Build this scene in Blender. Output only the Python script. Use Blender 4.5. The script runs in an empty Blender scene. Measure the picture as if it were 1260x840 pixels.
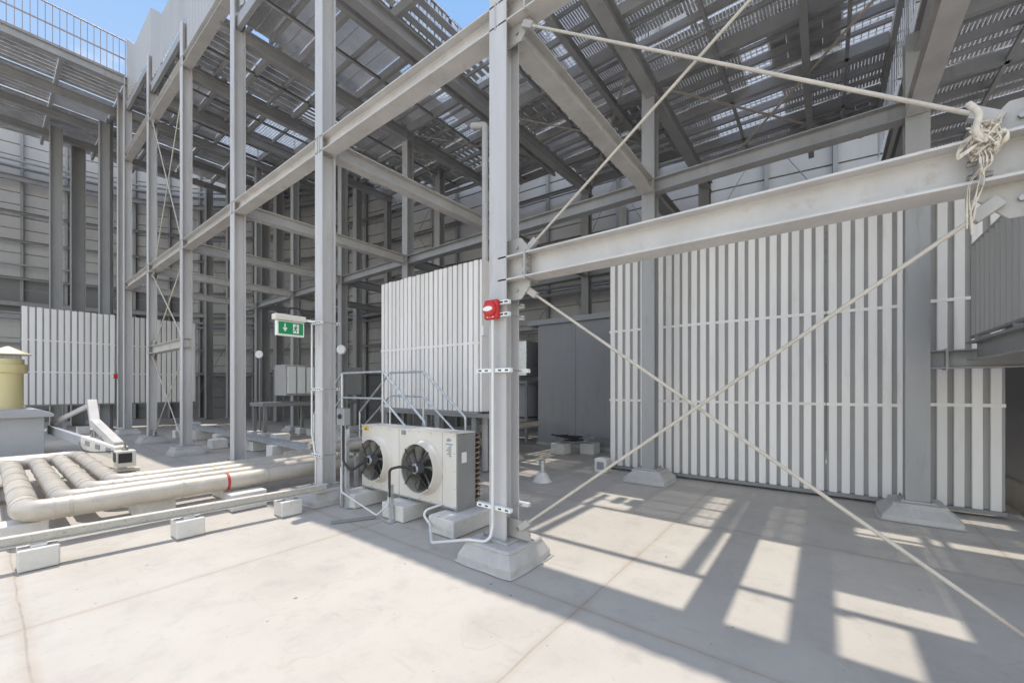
import bpy, bmesh, math, random
from mathutils import Vector, Matrix
random.seed(7)
S = bpy.context.scene
COL = S.collection
R = math.radians

# ------------------------------------------------------------------ camera, sky, sun, exposure
TH = math.atan2(1.3, 1.0)                       # angle between the view and the column row
ST, CT = math.sin(TH), math.cos(TH)
cam = bpy.data.cameras.new('camera')
cam.sensor_width = 36.0
cam.lens = 500.0 / 1260.0 * 36.0
cam.shift_y = 57.0 / 1260.0
cam.clip_start = 0.05
cam.clip_end = 3000
camo = bpy.data.objects.new('camera', cam)
camo.location = (0, 0, 1.6)
camo.rotation_euler = (R(90), 0, -TH)
COL.objects.link(camo)
S.camera = camo

SUNV = Vector((0.055, 0.34, 1.0)).normalized()   # towards the sun
W = bpy.data.worlds.new('World')
S.world = W
W.use_nodes = True
wn = W.node_tree.nodes
bg = wn['Background']
sky = wn.new('ShaderNodeTexSky')
sky.sky_type = 'NISHITA'
sky.sun_disc = False
sky.sun_elevation = math.asin(SUNV.z)
sky.sun_rotation = math.atan2(SUNV.x, SUNV.y)
sky.air_density = 1.7
sky.dust_density = 0.1
sky.ozone_density = 1.0
hs = wn.new('ShaderNodeHueSaturation')
hs.inputs['Hue'].default_value = 0.514
hs.inputs['Saturation'].default_value = 0.62
W.node_tree.links.new(sky.outputs[0], hs.inputs['Color'])
W.node_tree.links.new(hs.outputs[0], bg.inputs[0])
bg.inputs[1].default_value = 0.15
sl = bpy.data.lights.new('sun', 'SUN')
sl.energy = 2.0
sl.angle = R(0.53)
sl.color = (1.0, 0.95, 0.875)
so = bpy.data.objects.new('sun', sl)
so.rotation_euler = SUNV.to_track_quat('Z', 'Y').to_euler()
so.location = (0, 0, 60)
COL.objects.link(so)
S.view_settings.view_transform = 'Standard'
S.view_settings.look = 'None'
S.view_settings.gamma = 1.0
S.view_settings.exposure = 1.08
S.cycles.max_bounces = 10
S.cycles.diffuse_bounces = 6

# ------------------------------------------------------------------ materials
def mat(name, col, rough=0.55, metal=0.0, var=0.10, scale=3.0, dirt=None, dirt_amt=0.0, bump=0.0, bscale=60, streak=False, spec=0.5):
    m = bpy.data.materials.new(name)
    m.use_nodes = True
    nt = m.node_tree; N = nt.nodes; L = nt.links
    b = N['Principled BSDF']
    b.inputs['Roughness'].default_value = rough
    b.inputs['Metallic'].default_value = metal
    b.inputs['Specular IOR Level'].default_value = spec
    tc = N.new('ShaderNodeTexCoord')
    geo = N.new('ShaderNodeNewGeometry')
    mp = N.new('ShaderNodeMapping')
    L.new(geo.outputs['Position'], mp.inputs[0])
    if streak:
        mp.inputs['Scale'].default_value = (1, 1, 0.18)
    n1 = N.new('ShaderNodeTexNoise'); n1.inputs['Scale'].default_value = scale
    n1.inputs['Detail'].default_value = 6; n1.inputs['Roughness'].default_value = 0.62
    L.new(mp.outputs[0], n1.inputs['Vector'])
    r1 = N.new('ShaderNodeMapRange')
    r1.inputs['From Min'].default_value = 0.3; r1.inputs['From Max'].default_value = 0.7
    r1.inputs['To Min'].default_value = 1 - var; r1.inputs['To Max'].default_value = 1 + var
    L.new(n1.outputs['Fac'], r1.inputs['Value'])
    mul = N.new('ShaderNodeVectorMath'); mul.operation = 'SCALE'
    mul.inputs[0].default_value = col[:3]
    oi = N.new('ShaderNodeObjectInfo')                 # every piece has left the paint shop a little different
    ro = N.new('ShaderNodeMapRange'); ro.inputs['To Min'].default_value = 0.93; ro.inputs['To Max'].default_value = 1.05
    L.new(oi.outputs['Random'], ro.inputs['Value'])
    mm_ = N.new('ShaderNodeMath'); mm_.operation = 'MULTIPLY'
    L.new(r1.outputs[0], mm_.inputs[0]); L.new(ro.outputs[0], mm_.inputs[1])
    L.new(mm_.outputs[0], mul.inputs['Scale'])
    out = mul.outputs[0]
    if dirt:
        n2 = N.new('ShaderNodeTexNoise'); n2.inputs['Scale'].default_value = scale * 3.1
        n2.inputs['Detail'].default_value = 8; n2.inputs['Roughness'].default_value = 0.7
        L.new(mp.outputs[0], n2.inputs['Vector'])
        rp = N.new('ShaderNodeMapRange')
        rp.inputs['From Min'].default_value = 0.56; rp.inputs['From Max'].default_value = 0.74
        rp.inputs['To Max'].default_value = dirt_amt
        L.new(n2.outputs['Fac'], rp.inputs['Value'])
        mx = N.new('ShaderNodeMix'); mx.data_type = 'RGBA'
        L.new(rp.outputs[0], mx.inputs['Factor'])
        L.new(out, mx.inputs[6])
        mx.inputs[7].default_value = (*dirt, 1)
        out = mx.outputs[2]
    L.new(out, b.inputs['Base Color'])
    rr = N.new('ShaderNodeMapRange')
    rr.inputs['To Min'].default_value = max(0.02, rough - 0.12); rr.inputs['To Max'].default_value = min(1, rough + 0.12)
    L.new(n1.outputs['Fac'], rr.inputs['Value']); L.new(rr.outputs[0], b.inputs['Roughness'])
    if bump:
        n3 = N.new('ShaderNodeTexNoise'); n3.inputs['Scale'].default_value = bscale; n3.inputs['Detail'].default_value = 4
        L.new(geo.outputs['Position'], n3.inputs['Vector'])
        bp = N.new('ShaderNodeBump'); bp.inputs['Strength'].default_value = bump; bp.inputs['Distance'].default_value = 0.01
        L.new(n3.outputs['Fac'], bp.inputs['Height']); L.new(bp.outputs[0], b.inputs['Normal'])
    return m

RUST = (0.22, 0.15, 0.09)
M = {}
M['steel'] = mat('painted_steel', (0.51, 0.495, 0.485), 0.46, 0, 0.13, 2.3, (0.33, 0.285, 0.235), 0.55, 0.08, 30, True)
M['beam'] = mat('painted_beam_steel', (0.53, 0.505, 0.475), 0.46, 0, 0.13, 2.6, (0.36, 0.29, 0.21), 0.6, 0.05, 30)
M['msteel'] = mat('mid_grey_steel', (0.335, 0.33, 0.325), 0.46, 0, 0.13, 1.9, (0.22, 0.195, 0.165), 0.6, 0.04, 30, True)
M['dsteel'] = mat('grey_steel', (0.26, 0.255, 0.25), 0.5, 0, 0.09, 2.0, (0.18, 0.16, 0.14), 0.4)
M['plate'] = mat('connection_plate', (0.42, 0.40, 0.37), 0.5, 0.1, 0.10, 5.0, (0.33, 0.27, 0.2), 0.4)
M['bolt'] = mat('zinc_bolt', (0.36, 0.35, 0.33), 0.35, 0.7, 0.1, 20)
M['galv'] = mat('galvanised_steel', (0.60, 0.61, 0.62), 0.36, 0.75, 0.16, 9.0, (0.4, 0.4, 0.41), 0.5, 0.04, 40)
M['deck'] = mat('galvanised_deck', (0.66, 0.66, 0.665), 0.36, 0.7, 0.22, 2.6, (0.36, 0.355, 0.35), 0.5, 0.03, 6)
M['grate'] = mat('galvanised_grating', (0.66, 0.66, 0.665), 0.4, 0.6, 0.10, 4)
M['white'] = mat('louvre_paint', (0.84, 0.80, 0.765), 0.38, 0, 0.06, 1.6, (0.55, 0.50, 0.44), 0.4, 0.0, 20, True)
M['recess'] = mat('louvre_backing', (0.34, 0.33, 0.32), 0.6, 0, 0.08, 2.0)
M['wall'] = mat('cladding_grey', (0.40, 0.385, 0.37), 0.42, 0, 0.11, 0.9, (0.27, 0.25, 0.23), 0.45, 0.0, 20, True)
M['walltop'] = mat('cladding_pale', (0.70, 0.69, 0.68), 0.5, 0, 0.03, 0.9)
M['walldark'] = mat('cladding_dark', (0.16, 0.155, 0.15), 0.55, 0, 0.08, 0.9)
M['plantroom'] = mat('plantroom_paint', (0.34, 0.335, 0.345), 0.42, 0, 0.10, 0.8, (0.19,0.185,0.18), 0.4, 0.03, 10, True)
M['rod'] = mat('tie_rod_paint', (0.54, 0.49, 0.41), 0.45, 0, 0.14, 5, (0.38, 0.28, 0.15), 0.7)
M['block'] = mat('painted_concrete', (0.66, 0.63, 0.58), 0.75, 0, 0.10, 4, (0.38, 0.33, 0.28), 0.65, 0.25, 60)
M['plinth'] = mat('membrane_grey', (0.48, 0.455, 0.425), 0.65, 0, 0.12, 3, (0.32, 0.28, 0.24), 0.65, 0.2, 25)
M['bigplinth'] = mat('upstand_paint', (0.38, 0.385, 0.40), 0.65, 0, 0.05, 2, (0.3, 0.29, 0.28), 0.3, 0.1, 25)
M['pipe'] = mat('pipe_cladding', (0.49, 0.44, 0.37), 0.45, 0.2, 0.13, 4, (0.33, 0.28, 0.22), 0.6, 0.35, 16)
M['acbody'] = mat('condenser_paint', (0.68, 0.635, 0.56), 0.38, 0, 0.07, 2.5, (0.46, 0.40, 0.31), 0.45, 0, 20, True)
M['acgrey'] = mat('condenser_grey', (0.33, 0.335, 0.34), 0.4, 0.4, 0.08, 4)
M['black'] = mat('black_plastic', (0.025, 0.024, 0.024), 0.45, 0, 0.1, 6)
M['blade'] = mat('fan_blade', (0.26, 0.24, 0.21), 0.45, 0.3, 0.12, 8)
M['dark'] = mat('dark_interior', (0.035, 0.033, 0.032), 0.7, 0, 0.1, 6)
M['copper'] = mat('copper_tube', (0.30, 0.20, 0.13), 0.35, 0.8, 0.2, 20)
M['yellow'] = mat('yellow_cowl', (0.60, 0.52, 0.27), 0.55, 0, 0.08, 2.5, (0.45, 0.38, 0.2), 0.4, 0.1, 20, True)
M['cowlcap'] = mat('cowl_cap', (0.62, 0.56, 0.42), 0.5, 0, 0.06, 3)
M['red'] = mat('red_plastic', (0.55, 0.02, 0.02), 0.35, 0, 0.05, 6)
M['redtape'] = mat('red_tape', (0.45, 0.03, 0.03), 0.5, 0, 0.1, 8)
M['green'] = mat('sign_green', (0.0, 0.24, 0.075), 0.35, 0, 0.03, 6)
M['signwhite'] = mat('sign_white', (0.80, 0.80, 0.77), 0.4, 0, 0.02, 6)
M['cream'] = mat('cream_plastic', (0.72, 0.68, 0.60), 0.4, 0, 0.03, 6)
M['conduit'] = mat('white_conduit', (0.66, 0.65, 0.62), 0.4, 0.1, 0.05, 6)
M['cloth'] = mat('frayed_cloth', (0.62, 0.555, 0.455), 0.95, 0, 0.12, 25, (0.45, 0.36, 0.24), 0.5, 0.3, 80)
M['parapet'] = mat('corrugated_sheet', (0.42, 0.405, 0.385), 0.45, 0.25, 0.06, 1.5, (0.4, 0.39, 0.38), 0.3, 0, 20, True)
M['rustrail'] = mat('weathered_rail', (0.30, 0.25, 0.23), 0.55, 0.3, 0.15, 6)
M['yellowlabel'] = mat('yellow_label', (0.75, 0.48, 0.02), 0.5, 0, 0.02, 6)
M['bluelabel'] = mat('blue_label', (0.10, 0.30, 0.50), 0.5, 0, 0.02, 6)
M['greylabel'] = mat('grey_print', (0.25, 0.25, 0.26), 0.5, 0, 0.02, 6)
M['maroon'] = mat('maroon_band', (0.30, 0.02, 0.06), 0.5, 0, 0.05, 6)
M['scuff'] = mat('scuffed_rail_paint', (0.60, 0.575, 0.53), 0.5, 0.15, 0.08, 13, (0.10, 0.085, 0.07), 0.95, 0.1, 40)

def floor_material():
    m = bpy.data.materials.new('roof_membrane'); m.use_nodes = True
    nt = m.node_tree; N = nt.nodes; L = nt.links
    b = N['Principled BSDF']
    geo = N.new('ShaderNodeNewGeometry')
    P = geo.outputs['Position']
    def noise(s, d=6, r=0.6):
        n = N.new('ShaderNodeTexNoise'); n.inputs['Scale'].default_value = s
        n.inputs['Detail'].default_value = d; n.inputs['Roughness'].default_value = r
        L.new(P, n.inputs['Vector']); return n.outputs['Fac']
    def rng(v, a, b_, c, d):
        r = N.new('ShaderNodeMapRange'); r.inputs['From Min'].default_value = a; r.inputs['From Max'].default_value = b_
        r.inputs['To Min'].default_value = c; r.inputs['To Max'].default_value = d; L.new(v, r.inputs['Value']); return r.outputs[0]
    def mth(op, a, b_=None):
        n = N.new('ShaderNodeMath'); n.operation = op
        for i, v in enumerate((a, b_)):
            if v is None: continue
            if isinstance(v, (int, float)): n.inputs[i].default_value = v
            else: L.new(v, n.inputs[i])
        return n.outputs[0]
    def mix(f, a, bcol):
        n = N.new('ShaderNodeMix'); n.data_type = 'RGBA'
        L.new(f, n.inputs['Factor'])
        if isinstance(a, tuple): n.inputs[6].default_value = (*a, 1)
        else: L.new(a, n.inputs[6])
        n.inputs[7].default_value = (*bcol, 1)
        return n.outputs[2]
    col = mix(rng(noise(0.55, 7, 0.65), 0.35, 0.7, 0, 1), (0.475, 0.438, 0.383), (0.420, 0.382, 0.328))
    col = mix(rng(noise(3.5, 8, 0.7), 0.51, 0.74, 0, 0.55), col, (0.33, 0.30, 0.27))
    col = mix(rng(noise(11, 8, 0.75), 0.60, 0.76, 0, 0.5), col, (0.29, 0.255, 0.225))
    # dried tide lines of old puddles, dull patches and streaks
    def band(v, c_, w_, amt): return mth('MULTIPLY', rng(mth('ABSOLUTE', mth('SUBTRACT', v, c_)), 0.0, w_, 1.0, 0.0), amt)
    pn = noise(0.9, 4, 0.55)
    col = mix(mth('MULTIPLY', band(pn, 0.56, 0.010, 0.22), rng(noise(3.0, 3), 0.4, 0.6, 0.0, 1.0)), col, (0.27, 0.225, 0.18))
    col = mix(rng(pn, 0.56, 0.60, 0.0, 0.16), col, (0.33, 0.295, 0.26))
    pn2 = noise(2.1, 5, 0.6)
    col = mix(mth('MULTIPLY', band(pn2, 0.60, 0.006, 0.16), rng(noise(4.0, 3), 0.45, 0.65, 0.0, 1.0)), col, (0.27, 0.225, 0.18))
    col = mix(rng(noise(38, 4, 0.7), 0.62, 0.72, 0.0, 0.30), col, (0.27, 0.235, 0.20))
    # hairline cracks
    vc_ = N.new('ShaderNodeTexVoronoi'); vc_.feature = 'DISTANCE_TO_EDGE'; vc_.inputs['Scale'].default_value = 0.55
    wv = N.new('ShaderNodeVectorMath'); wv.operation = 'ADD'
    nz = N.new('ShaderNodeTexNoise'); nz.inputs['Scale'].default_value = 1.7; nz.inputs['Detail'].default_value = 6; L.new(P, nz.inputs['Vector'])
    sc_ = N.new('ShaderNodeVectorMath'); sc_.operation = 'SCALE'; sc_.inputs['Scale'].default_value = 0.8; L.new(nz.outputs['Color'], sc_.inputs[0])
    L.new(P, wv.inputs[0]); L.new(sc_.outputs[0], wv.inputs[1]); L.new(wv.outputs[0], vc_.inputs['Vector'])
    crk = mth('MULTIPLY', rng(vc_.outputs['Distance'], 0.0015, 0.004, 0.13, 0.0), rng(noise(0.8, 3), 0.48, 0.58, 0.0, 1.0))
    col = mix(crk, col, (0.20, 0.165, 0.13))
    # seams of the membrane
    sep = N.new('ShaderNodeSeparateXYZ'); L.new(P, sep.inputs[0])
    wob = mth('MULTIPLY', mth('SUBTRACT', noise(1.3, 3), 0.5), 0.05)
    def seam(axis, off, pitch, w):
        v = mth('ADD', mth('SUBTRACT', sep.outputs[axis], off), wob)
        d = mth('ABSOLUTE', mth('SUBTRACT', mth('FRACT', mth('DIVIDE', mth('ADD', v, pitch * 20.5), pitch)), 0.5))
        return mth('MULTIPLY', d, pitch)
    for axis, off, pitch in ((1, 1.42, 2.8), (0, 2.66, 2.5)):
        d = seam(axis, off, pitch, 0)
        soft = mth('MULTIPLY', rng(d, 0.0, 0.055, 0.55, 0.0), rng(noise(2.3, 5), 0.3, 0.6, 0.25, 1.0))
        col = mix(soft, col, (0.36, 0.29, 0.22))
        hard = mth('MULTIPLY', rng(d, 0.003, 0.009, 0.45, 0.0), rng(noise(5, 3), 0.35, 0.6, 0.4, 1.0))
        col = mix(hard, col, (0.20, 0.165, 0.135))
    # small flecks of dirt
    vo = N.new('ShaderNodeTexVoronoi'); vo.inputs['Scale'].default_value = 5.5; vo.inputs['Randomness'].default_value = 1.0
    L.new(P, vo.inputs['Vector'])
    sepc = N.new('ShaderNodeSeparateColor'); L.new(vo.outputs['Color'], sepc.inputs[0])
    fl = mth('MULTIPLY', mth('LESS_THAN', vo.outputs['Distance'], mth('MULTIPLY', sepc.outputs[0], 0.085)), mth('GREATER_THAN', sepc.outputs[1], 0.45))
    col = mix(mth('MULTIPLY', fl, 0.75), col, (0.14, 0.11, 0.09))
    vo2 = N.new('ShaderNodeTexVoronoi'); vo2.inputs['Scale'].default_value = 14.0
    L.new(P, vo2.inputs['Vector'])
    sp2 = N.new('ShaderNodeSeparateColor'); L.new(vo2.outputs['Color'], sp2.inputs[0])
    fl2 = mth('MULTIPLY', mth('LESS_THAN', vo2.outputs['Distance'], mth('MULTIPLY', sp2.outputs[0], 0.11)), mth('GREATER_THAN', sp2.outputs[1], 0.62))
    col = mix(mth('MULTIPLY', fl2, 0.5), col, (0.20, 0.165, 0.13))
    # scuffs: short stretched marks
    ms = N.new('ShaderNodeMapping'); ms.inputs['Scale'].default_value = (9.0, 1.3, 1.0); ms.inputs['Rotation'].default_value = (0, 0, 0.9); L.new(P, ms.inputs[0])
    ns = N.new('ShaderNodeTexNoise'); ns.inputs['Scale'].default_value = 1.6; ns.inputs['Detail'].default_value = 5; L.new(ms.outputs[0], ns.inputs['Vector'])
    col = mix(mth('MULTIPLY', rng(ns.outputs['Fac'], 0.62, 0.72, 0.0, 0.35), rng(noise(1.1, 3), 0.45, 0.6, 0.0, 1.0)), col, (0.29, 0.25, 0.205))
    L.new(col, b.inputs['Base Color'])
    L.new(rng(noise(2.5), 0.3, 0.7, 0.48, 0.72), b.inputs['Roughness'])
    bp = N.new('ShaderNodeBump'); bp.inputs['Strength'].default_value = 0.25; bp.inputs['Distance'].default_value = 0.01
    h = mth('ADD', noise(7, 6, 0.6), mth('MULTIPLY', noise(90, 2), 0.12))
    L.new(h, bp.inputs['Height']); L.new(bp.outputs[0], b.inputs['Normal'])
    return m
M['floor'] = floor_material()

# ------------------------------------------------------------------ helpers
V = Vector
class MB:
    def __init__(s): s.v = []; s.f = []; s.sm = []
    def add(s, vs, fs, smooth=False):
        o = len(s.v); s.v += [tuple(x) for x in vs]
        for f in fs: s.f.append(tuple(i + o for i in f)); s.sm.append(smooth)
    def box(s, a, b):
        x0, y0, z0 = (min(a[i], b[i]) for i in range(3)); x1, y1, z1 = (max(a[i], b[i]) for i in range(3))
        s.add([(x0,y0,z0),(x1,y0,z0),(x1,y1,z0),(x0,y1,z0),(x0,y0,z1),(x1,y0,z1),(x1,y1,z1),(x0,y1,z1)],
              [(0,3,2,1),(4,5,6,7),(0,1,5,4),(1,2,6,5),(2,3,7,6),(3,0,4,7)]); return s
    def frame(s, p, q, up):
        d = (V(q) - V(p)).normalized(); up = V(up)
        side = d.cross(up).normalized(); up2 = side.cross(d).normalized()
        return d, side, up2
    def ext(s, p, q, prof, up=(0,0,1), caps=True):          # prof: (side, up) points
        p, q = V(p), V(q); d, sd, u = s.frame(p, q, up); n = len(prof)
        vs = [p + sd*a + u*b for a, b in prof] + [q + sd*a + u*b for a, b in prof]
        fs = [(i, (i+1) % n, n+(i+1) % n, n+i) for i in range(n)]
        if caps: fs += [tuple(range(n-1, -1, -1)), tuple(range(n, 2*n))]
        s.add(vs, fs); return s
    def bar(s, p, q, w, h, up=(0,0,1)):
        return s.ext(p, q, [(-w/2,-h/2),(w/2,-h/2),(w/2,h/2),(-w/2,h/2)], up)
    def isec(s, p, q, h, b, tf, tw, up=(0,0,1)):
        H, B, T = h/2, b/2, tw/2
        r = min(0.012, tf)
        pr = [(-B,-H),(B,-H),(B,-H+tf),(T+r,-H+tf),(T,-H+tf+r),(T,H-tf-r),(T+r,H-tf),(B,H-tf),(B,H),(-B,H),(-B,H-tf),(-T-r,H-tf),(-T,H-tf-r),(-T,-H+tf+r),(-T-r,-H+tf),(-B,-H+tf)]
        return s.ext(p, q, pr, up)
    def chan(s, p, q, h, b, t=0.008, up=(0,0,1)):
        H, B = h/2, b/2
        return s.ext(p, q, [(-B,-H),(B,-H),(B,-H+t),(-B+t,-H+t),(-B+t,H-t),(B,H-t),(B,H),(-B,H)], up)
    def tube(s, pts, r, n=12, caps=True):
        pts = [V(p) for p in pts]; k = len(pts)
        rs = r if isinstance(r, (list, tuple)) else [r]*k
        tang = []
        for i in range(k):
            a = pts[max(i-1,0)]; b = pts[min(i+1,k-1)]
            tang.append((b-a).normalized())
        ref = V((0,0,1)) if abs(tang[0].z) < 0.9 else V((1,0,0))
        nrm = tang[0].cross(ref).normalized()
        vs = []
        for i in range(k):
            t = tang[i]; nrm = (nrm - t*nrm.dot(t)).normalized(); bn = t.cross(nrm)
            for j in range(n):
                a = 2*math.pi*j/n
                vs.append(pts[i] + (nrm*math.cos(a) + bn*math.sin(a))*rs[i])
        fs = [(i*n+j, i*n+(j+1)%n, (i+1)*n+(j+1)%n, (i+1)*n+j) for i in range(k-1) for j in range(n)]
        s.add(vs, fs, True)
        if caps:
            s.add([vs[j] for j in range(n)], [tuple(range(n-1,-1,-1))]); s.add([vs[(k-1)*n+j] for j in range(n)], [tuple(range(n))])
        return s
    def lathe(s, c, prof, axis=(0,0,1), n=28, smooth=True):  # prof: (r, h)
        c = V(c); ax = V(axis).normalized()
        e1 = ax.cross(V((0,0,1)) if abs(ax.z) < 0.9 else V((1,0,0))).normalized(); e2 = ax.cross(e1)
        for (r0,h0),(r1,h1) in zip(prof, prof[1:]):
            vs = []
            for r, h in ((r0,h0),(r1,h1)):
                for j in range(n):
                    a = 2*math.pi*j/n; vs.append(c + ax*h + (e1*math.cos(a)+e2*math.sin(a))*r)
            s.add(vs, [(j,(j+1)%n,n+(j+1)%n,n+j) for j in range(n)], smooth)
        return s
    def poly(s, pts, d):                                      # flat outline given thickness along d
        pts = [V(p) for p in pts]; d = V(d); n = len(pts)
        vs = pts + [p + d for p in pts]
        s.add(vs, [tuple(range(n-1,-1,-1)), tuple(range(n,2*n))] + [(i,(i+1)%n,n+(i+1)%n,n+i) for i in range(n)]); return s
    def mesh(s, name):
        me = bpy.data.meshes.new(name); me.from_pydata(s.v, [], s.f)
        me.polygons.foreach_set('use_smooth', s.sm)
        bm = bmesh.new(); bm.from_mesh(me)
        bmesh.ops.recalc_face_normals(bm, faces=bm.faces)
        bm.to_mesh(me); bm.free(); me.update(); return me
    def build(s, name, m, parent=None, bevel=0):
        me = s.mesh(name)
        me.materials.append(M[m] if isinstance(m, str) else m)
        o = bpy.data.objects.new(name, me); COL.objects.link(o)
        if parent is not None:
            o.parent = parent
            o.matrix_parent_inverse = Matrix.Translation(-parent.location)
        if bevel:
            bv = o.modifiers.new('bevel', 'BEVEL'); bv.width = bevel; bv.segments = 2; bv.limit_method = 'ANGLE'; bv.angle_limit = R(40)
        return o

def tag(o, label, cat, group=None, kind=None):
    o['label'] = label; o['category'] = cat
    if group: o['group'] = group
    if kind: o['kind'] = kind
    return o
def struct(o): o['kind'] = 'structure'; return o
def thing(name, label, cat, loc, group=None):
    o = bpy.data.objects.new(name, None); o.empty_display_size = 0.2; o.location = loc
    COL.objects.link(o); bpy.context.view_layer.update
    return tag(o, label, cat, group)
def arc(c, a, b, r, n=6):
    """quarter-circle fillet points for a corner c between neighbours a and b"""
    c, a, b = V(c), V(a), V(b)
    da, db = (a-c).normalized(), (b-c).normalized()
    ang = da.angle(db); t = r/math.tan(ang/2)
    p, q = c+da*t, c+db*t
    ctr = c + (da+db).normalized()*(r/math.sin(ang/2))
    v0, v1 = p-ctr, q-ctr
    return [ctr + v0.slerp(v1, i/n) if False else ctr + ((v0*(1-i/n)+v1*(i/n)).normalized()*r) for i in range(n+1)]
def rounded(pts, r):
    out = [V(pts[0])]
    for i in range(1, len(pts)-1): out += arc(pts[i], pts[i-1], pts[i+1], r)
    return out + [V(pts[-1])]
def spline_pts(pts, n_=6):
    pts = [V(p) for p in pts]; out = []
    P_ = [pts[0]] + pts + [pts[-1]]
    for i in range(1, len(P_)-2):
        for k in range(n_):
            t_ = k/n_; a, b, c_, d_ = P_[i-1], P_[i], P_[i+1], P_[i+2]
            out.append(0.5*((2*b)+(c_-a)*t_+(2*a-5*b+4*c_-d_)*t_**2+(3*b-a-3*c_+d_)*t_**3))
    return out + [pts[-1]]
ORD = ['first','second','third','fourth','fifth','sixth','seventh','eighth','ninth','tenth','eleventh','twelfth','thirteenth','fourteenth']
def CV(r, f, z=0.0):                                          # right / forward metres from the tripod -> world
    return V((CT*r + ST*f, -ST*r + CT*f, z))

U0, DU = -0.9, 3.3
def U(n): return U0 + DU*n
VR = [3.0, 7.05, 11.1]
def PZ(n): return 7.05 + 0.85*n                               # deck level of step n

# ------------------------------------------------------------------ setting
g = MB(); g.add([(-1500,-1500,-0.006),(1500,-1500,-0.006),(1500,1500,-0.006),(-1500,1500,-0.006)], [(0,1,2,3)])
struct(g.build('floor', 'floor'))

def sky_backdrop():
    m = bpy.data.materials.new('sky_blue'); m.use_nodes = True
    nt = m.node_tree; N = nt.nodes; L = nt.links
    N.remove(N['Principled BSDF'])
    em = N.new('ShaderNodeEmission'); geo = N.new('ShaderNodeNewGeometry')
    mp = N.new('ShaderNodeMapping'); mp.inputs['Scale'].default_value = (0.0028, 0.0028, 0.0060); L.new(geo.outputs['Position'], mp.inputs[0])
    n = N.new('ShaderNodeTexNoise'); n.inputs['Scale'].default_value = 1.6; n.inputs['Detail'].default_value = 9; n.inputs['Roughness'].default_value = 0.58
    L.new(mp.outputs[0], n.inputs['Vector'])
    r = N.new('ShaderNodeMapRange'); r.inputs['From Min'].default_value = 0.53; r.inputs['From Max'].default_value = 0.75; r.inputs['To Max'].default_value = 0.8
    L.new(n.outputs['Fac'], r.inputs['Value'])
    sep = N.new('ShaderNodeSeparateXYZ'); L.new(geo.outputs['Position'], sep.inputs[0])
    rz = N.new('ShaderNodeMapRange'); rz.inputs['From Min'].default_value = 0; rz.inputs['From Max'].default_value = 750
    L.new(sep.outputs[2], rz.inputs['Value'])
    g = N.new('ShaderNodeMix'); g.data_type = 'RGBA'; g.inputs[6].default_value = (0.34, 0.41, 0.49, 1); g.inputs[7].default_value = (0.105, 0.225, 0.44, 1)
    L.new(rz.outputs[0], g.inputs['Factor'])
    mx = N.new('ShaderNodeMix'); mx.data_type = 'RGBA'; mx.inputs[7].default_value = (0.50, 0.50, 0.51, 1)
    L.new(r.outputs[0], mx.inputs['Factor']); L.new(g.outputs[2], mx.inputs[6])
    L.new(mx.outputs[2], em.inputs[0]); L.new(em.outputs[0], N['Material Output'].inputs[0])
    mb = MB(); vs = []; NA, NE, RR = 40, 14, 900.0
    for j in range(NE+1):
        el = R(-4 + 64*j/NE)
        for i in range(NA+1):
            az = TH - R(100) + R(185)*i/NA
            vs.append((RR*math.cos(el)*math.sin(az), RR*math.cos(el)*math.cos(az), RR*math.sin(el)))
    mb.add(vs, [(j*(NA+1)+i, j*(NA+1)+i+1, (j+1)*(NA+1)+i+1, (j+1)*(NA+1)+i) for j in range(NE) for i in range(NA)], True)
    return struct(mb.build('sky', m))
sky_backdrop()

# ------------------------------------------------------------------ enclosure wall (curved in plan)
SC = 1.06
WP = [CV(-27.5*SC, 12.0*SC), CV(-22.05*SC, 17.3*SC), CV(-20.9*SC, 18.35*SC), CV(-19*SC, 19.6*SC), CV(-16.5*SC, 20.6*SC), CV(-13.8*SC, 20.9*SC), CV(-10*SC, 20.2*SC),
      CV(-5.95*SC, 18.3*SC), CV(-1.57*SC, 15.7*SC), CV(1.82*SC, 13.4*SC), CV(4.75*SC, 11.5*SC), CV(8.3*SC, 9.35*SC), CV(16*SC, 4.9*SC)]
ctr = V((4.0, 8.0, 0))
wall = thing('enclosure_wall', 'tall curved grey clad enclosure wall with horizontal panel seams round the plant deck', 'wall', WP[5])
SEAM = 0.56
wtop = 15.4
cl, top, dk = MB(), MB(), MB()
def inward(a, b):
    d = (b-a).normalized(); n = V((-d.y, d.x, 0))
    return n if (ctr-a).dot(n) > 0 else -n
for i in range(len(WP)-1):
    a, b = WP[i], WP[i+1]; n = inward(a, b)
    z = 0.0; k = 0
    while z < wtop:
        z1 = min(z+SEAM, wtop)
        gap = 0.008 if (i <= 3 and k in (7,8,9,10,12)) else 0.0
        mbk = dk if (z1 <= 2.3 or (i <= 3 and 9 <= k <= 11)) else (top if z > 13.6 else cl)
        # panel with a shadow-gap groove along its top edge
        for (za, zb, off, th) in ((z, z1-0.045, 0.0, 0.10), (z1-0.045, z1-gap, 0.07, 0.03)):
            p0, p1 = a - n*off, b - n*off
            q0, q1 = p0 - n*th, p1 - n*th
            mbk.add([(*p0.xy,za),(*p1.xy,za),(*p1.xy,zb),(*p0.xy,zb),(*q0.xy,za),(*q1.xy,za),(*q1.xy,zb),(*q0.xy,zb)],
                    [(0,1,2,3),(7,6,5,4),(0,4,5,1),(3,2,6,7),(0,3,7,4),(1,5,6,2)])
        z = z1; k += 1
cl.build('cladding', 'wall', wall)
top.build('pale_band', 'walltop', wall)['label'] = 'pale upper band of the enclosure wall'  # top rows of the same panels in a paler colour
dk.build('dado', 'walldark', wall)['label'] = 'dark lower panels of the enclosure wall'
mull_n = 0
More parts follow.
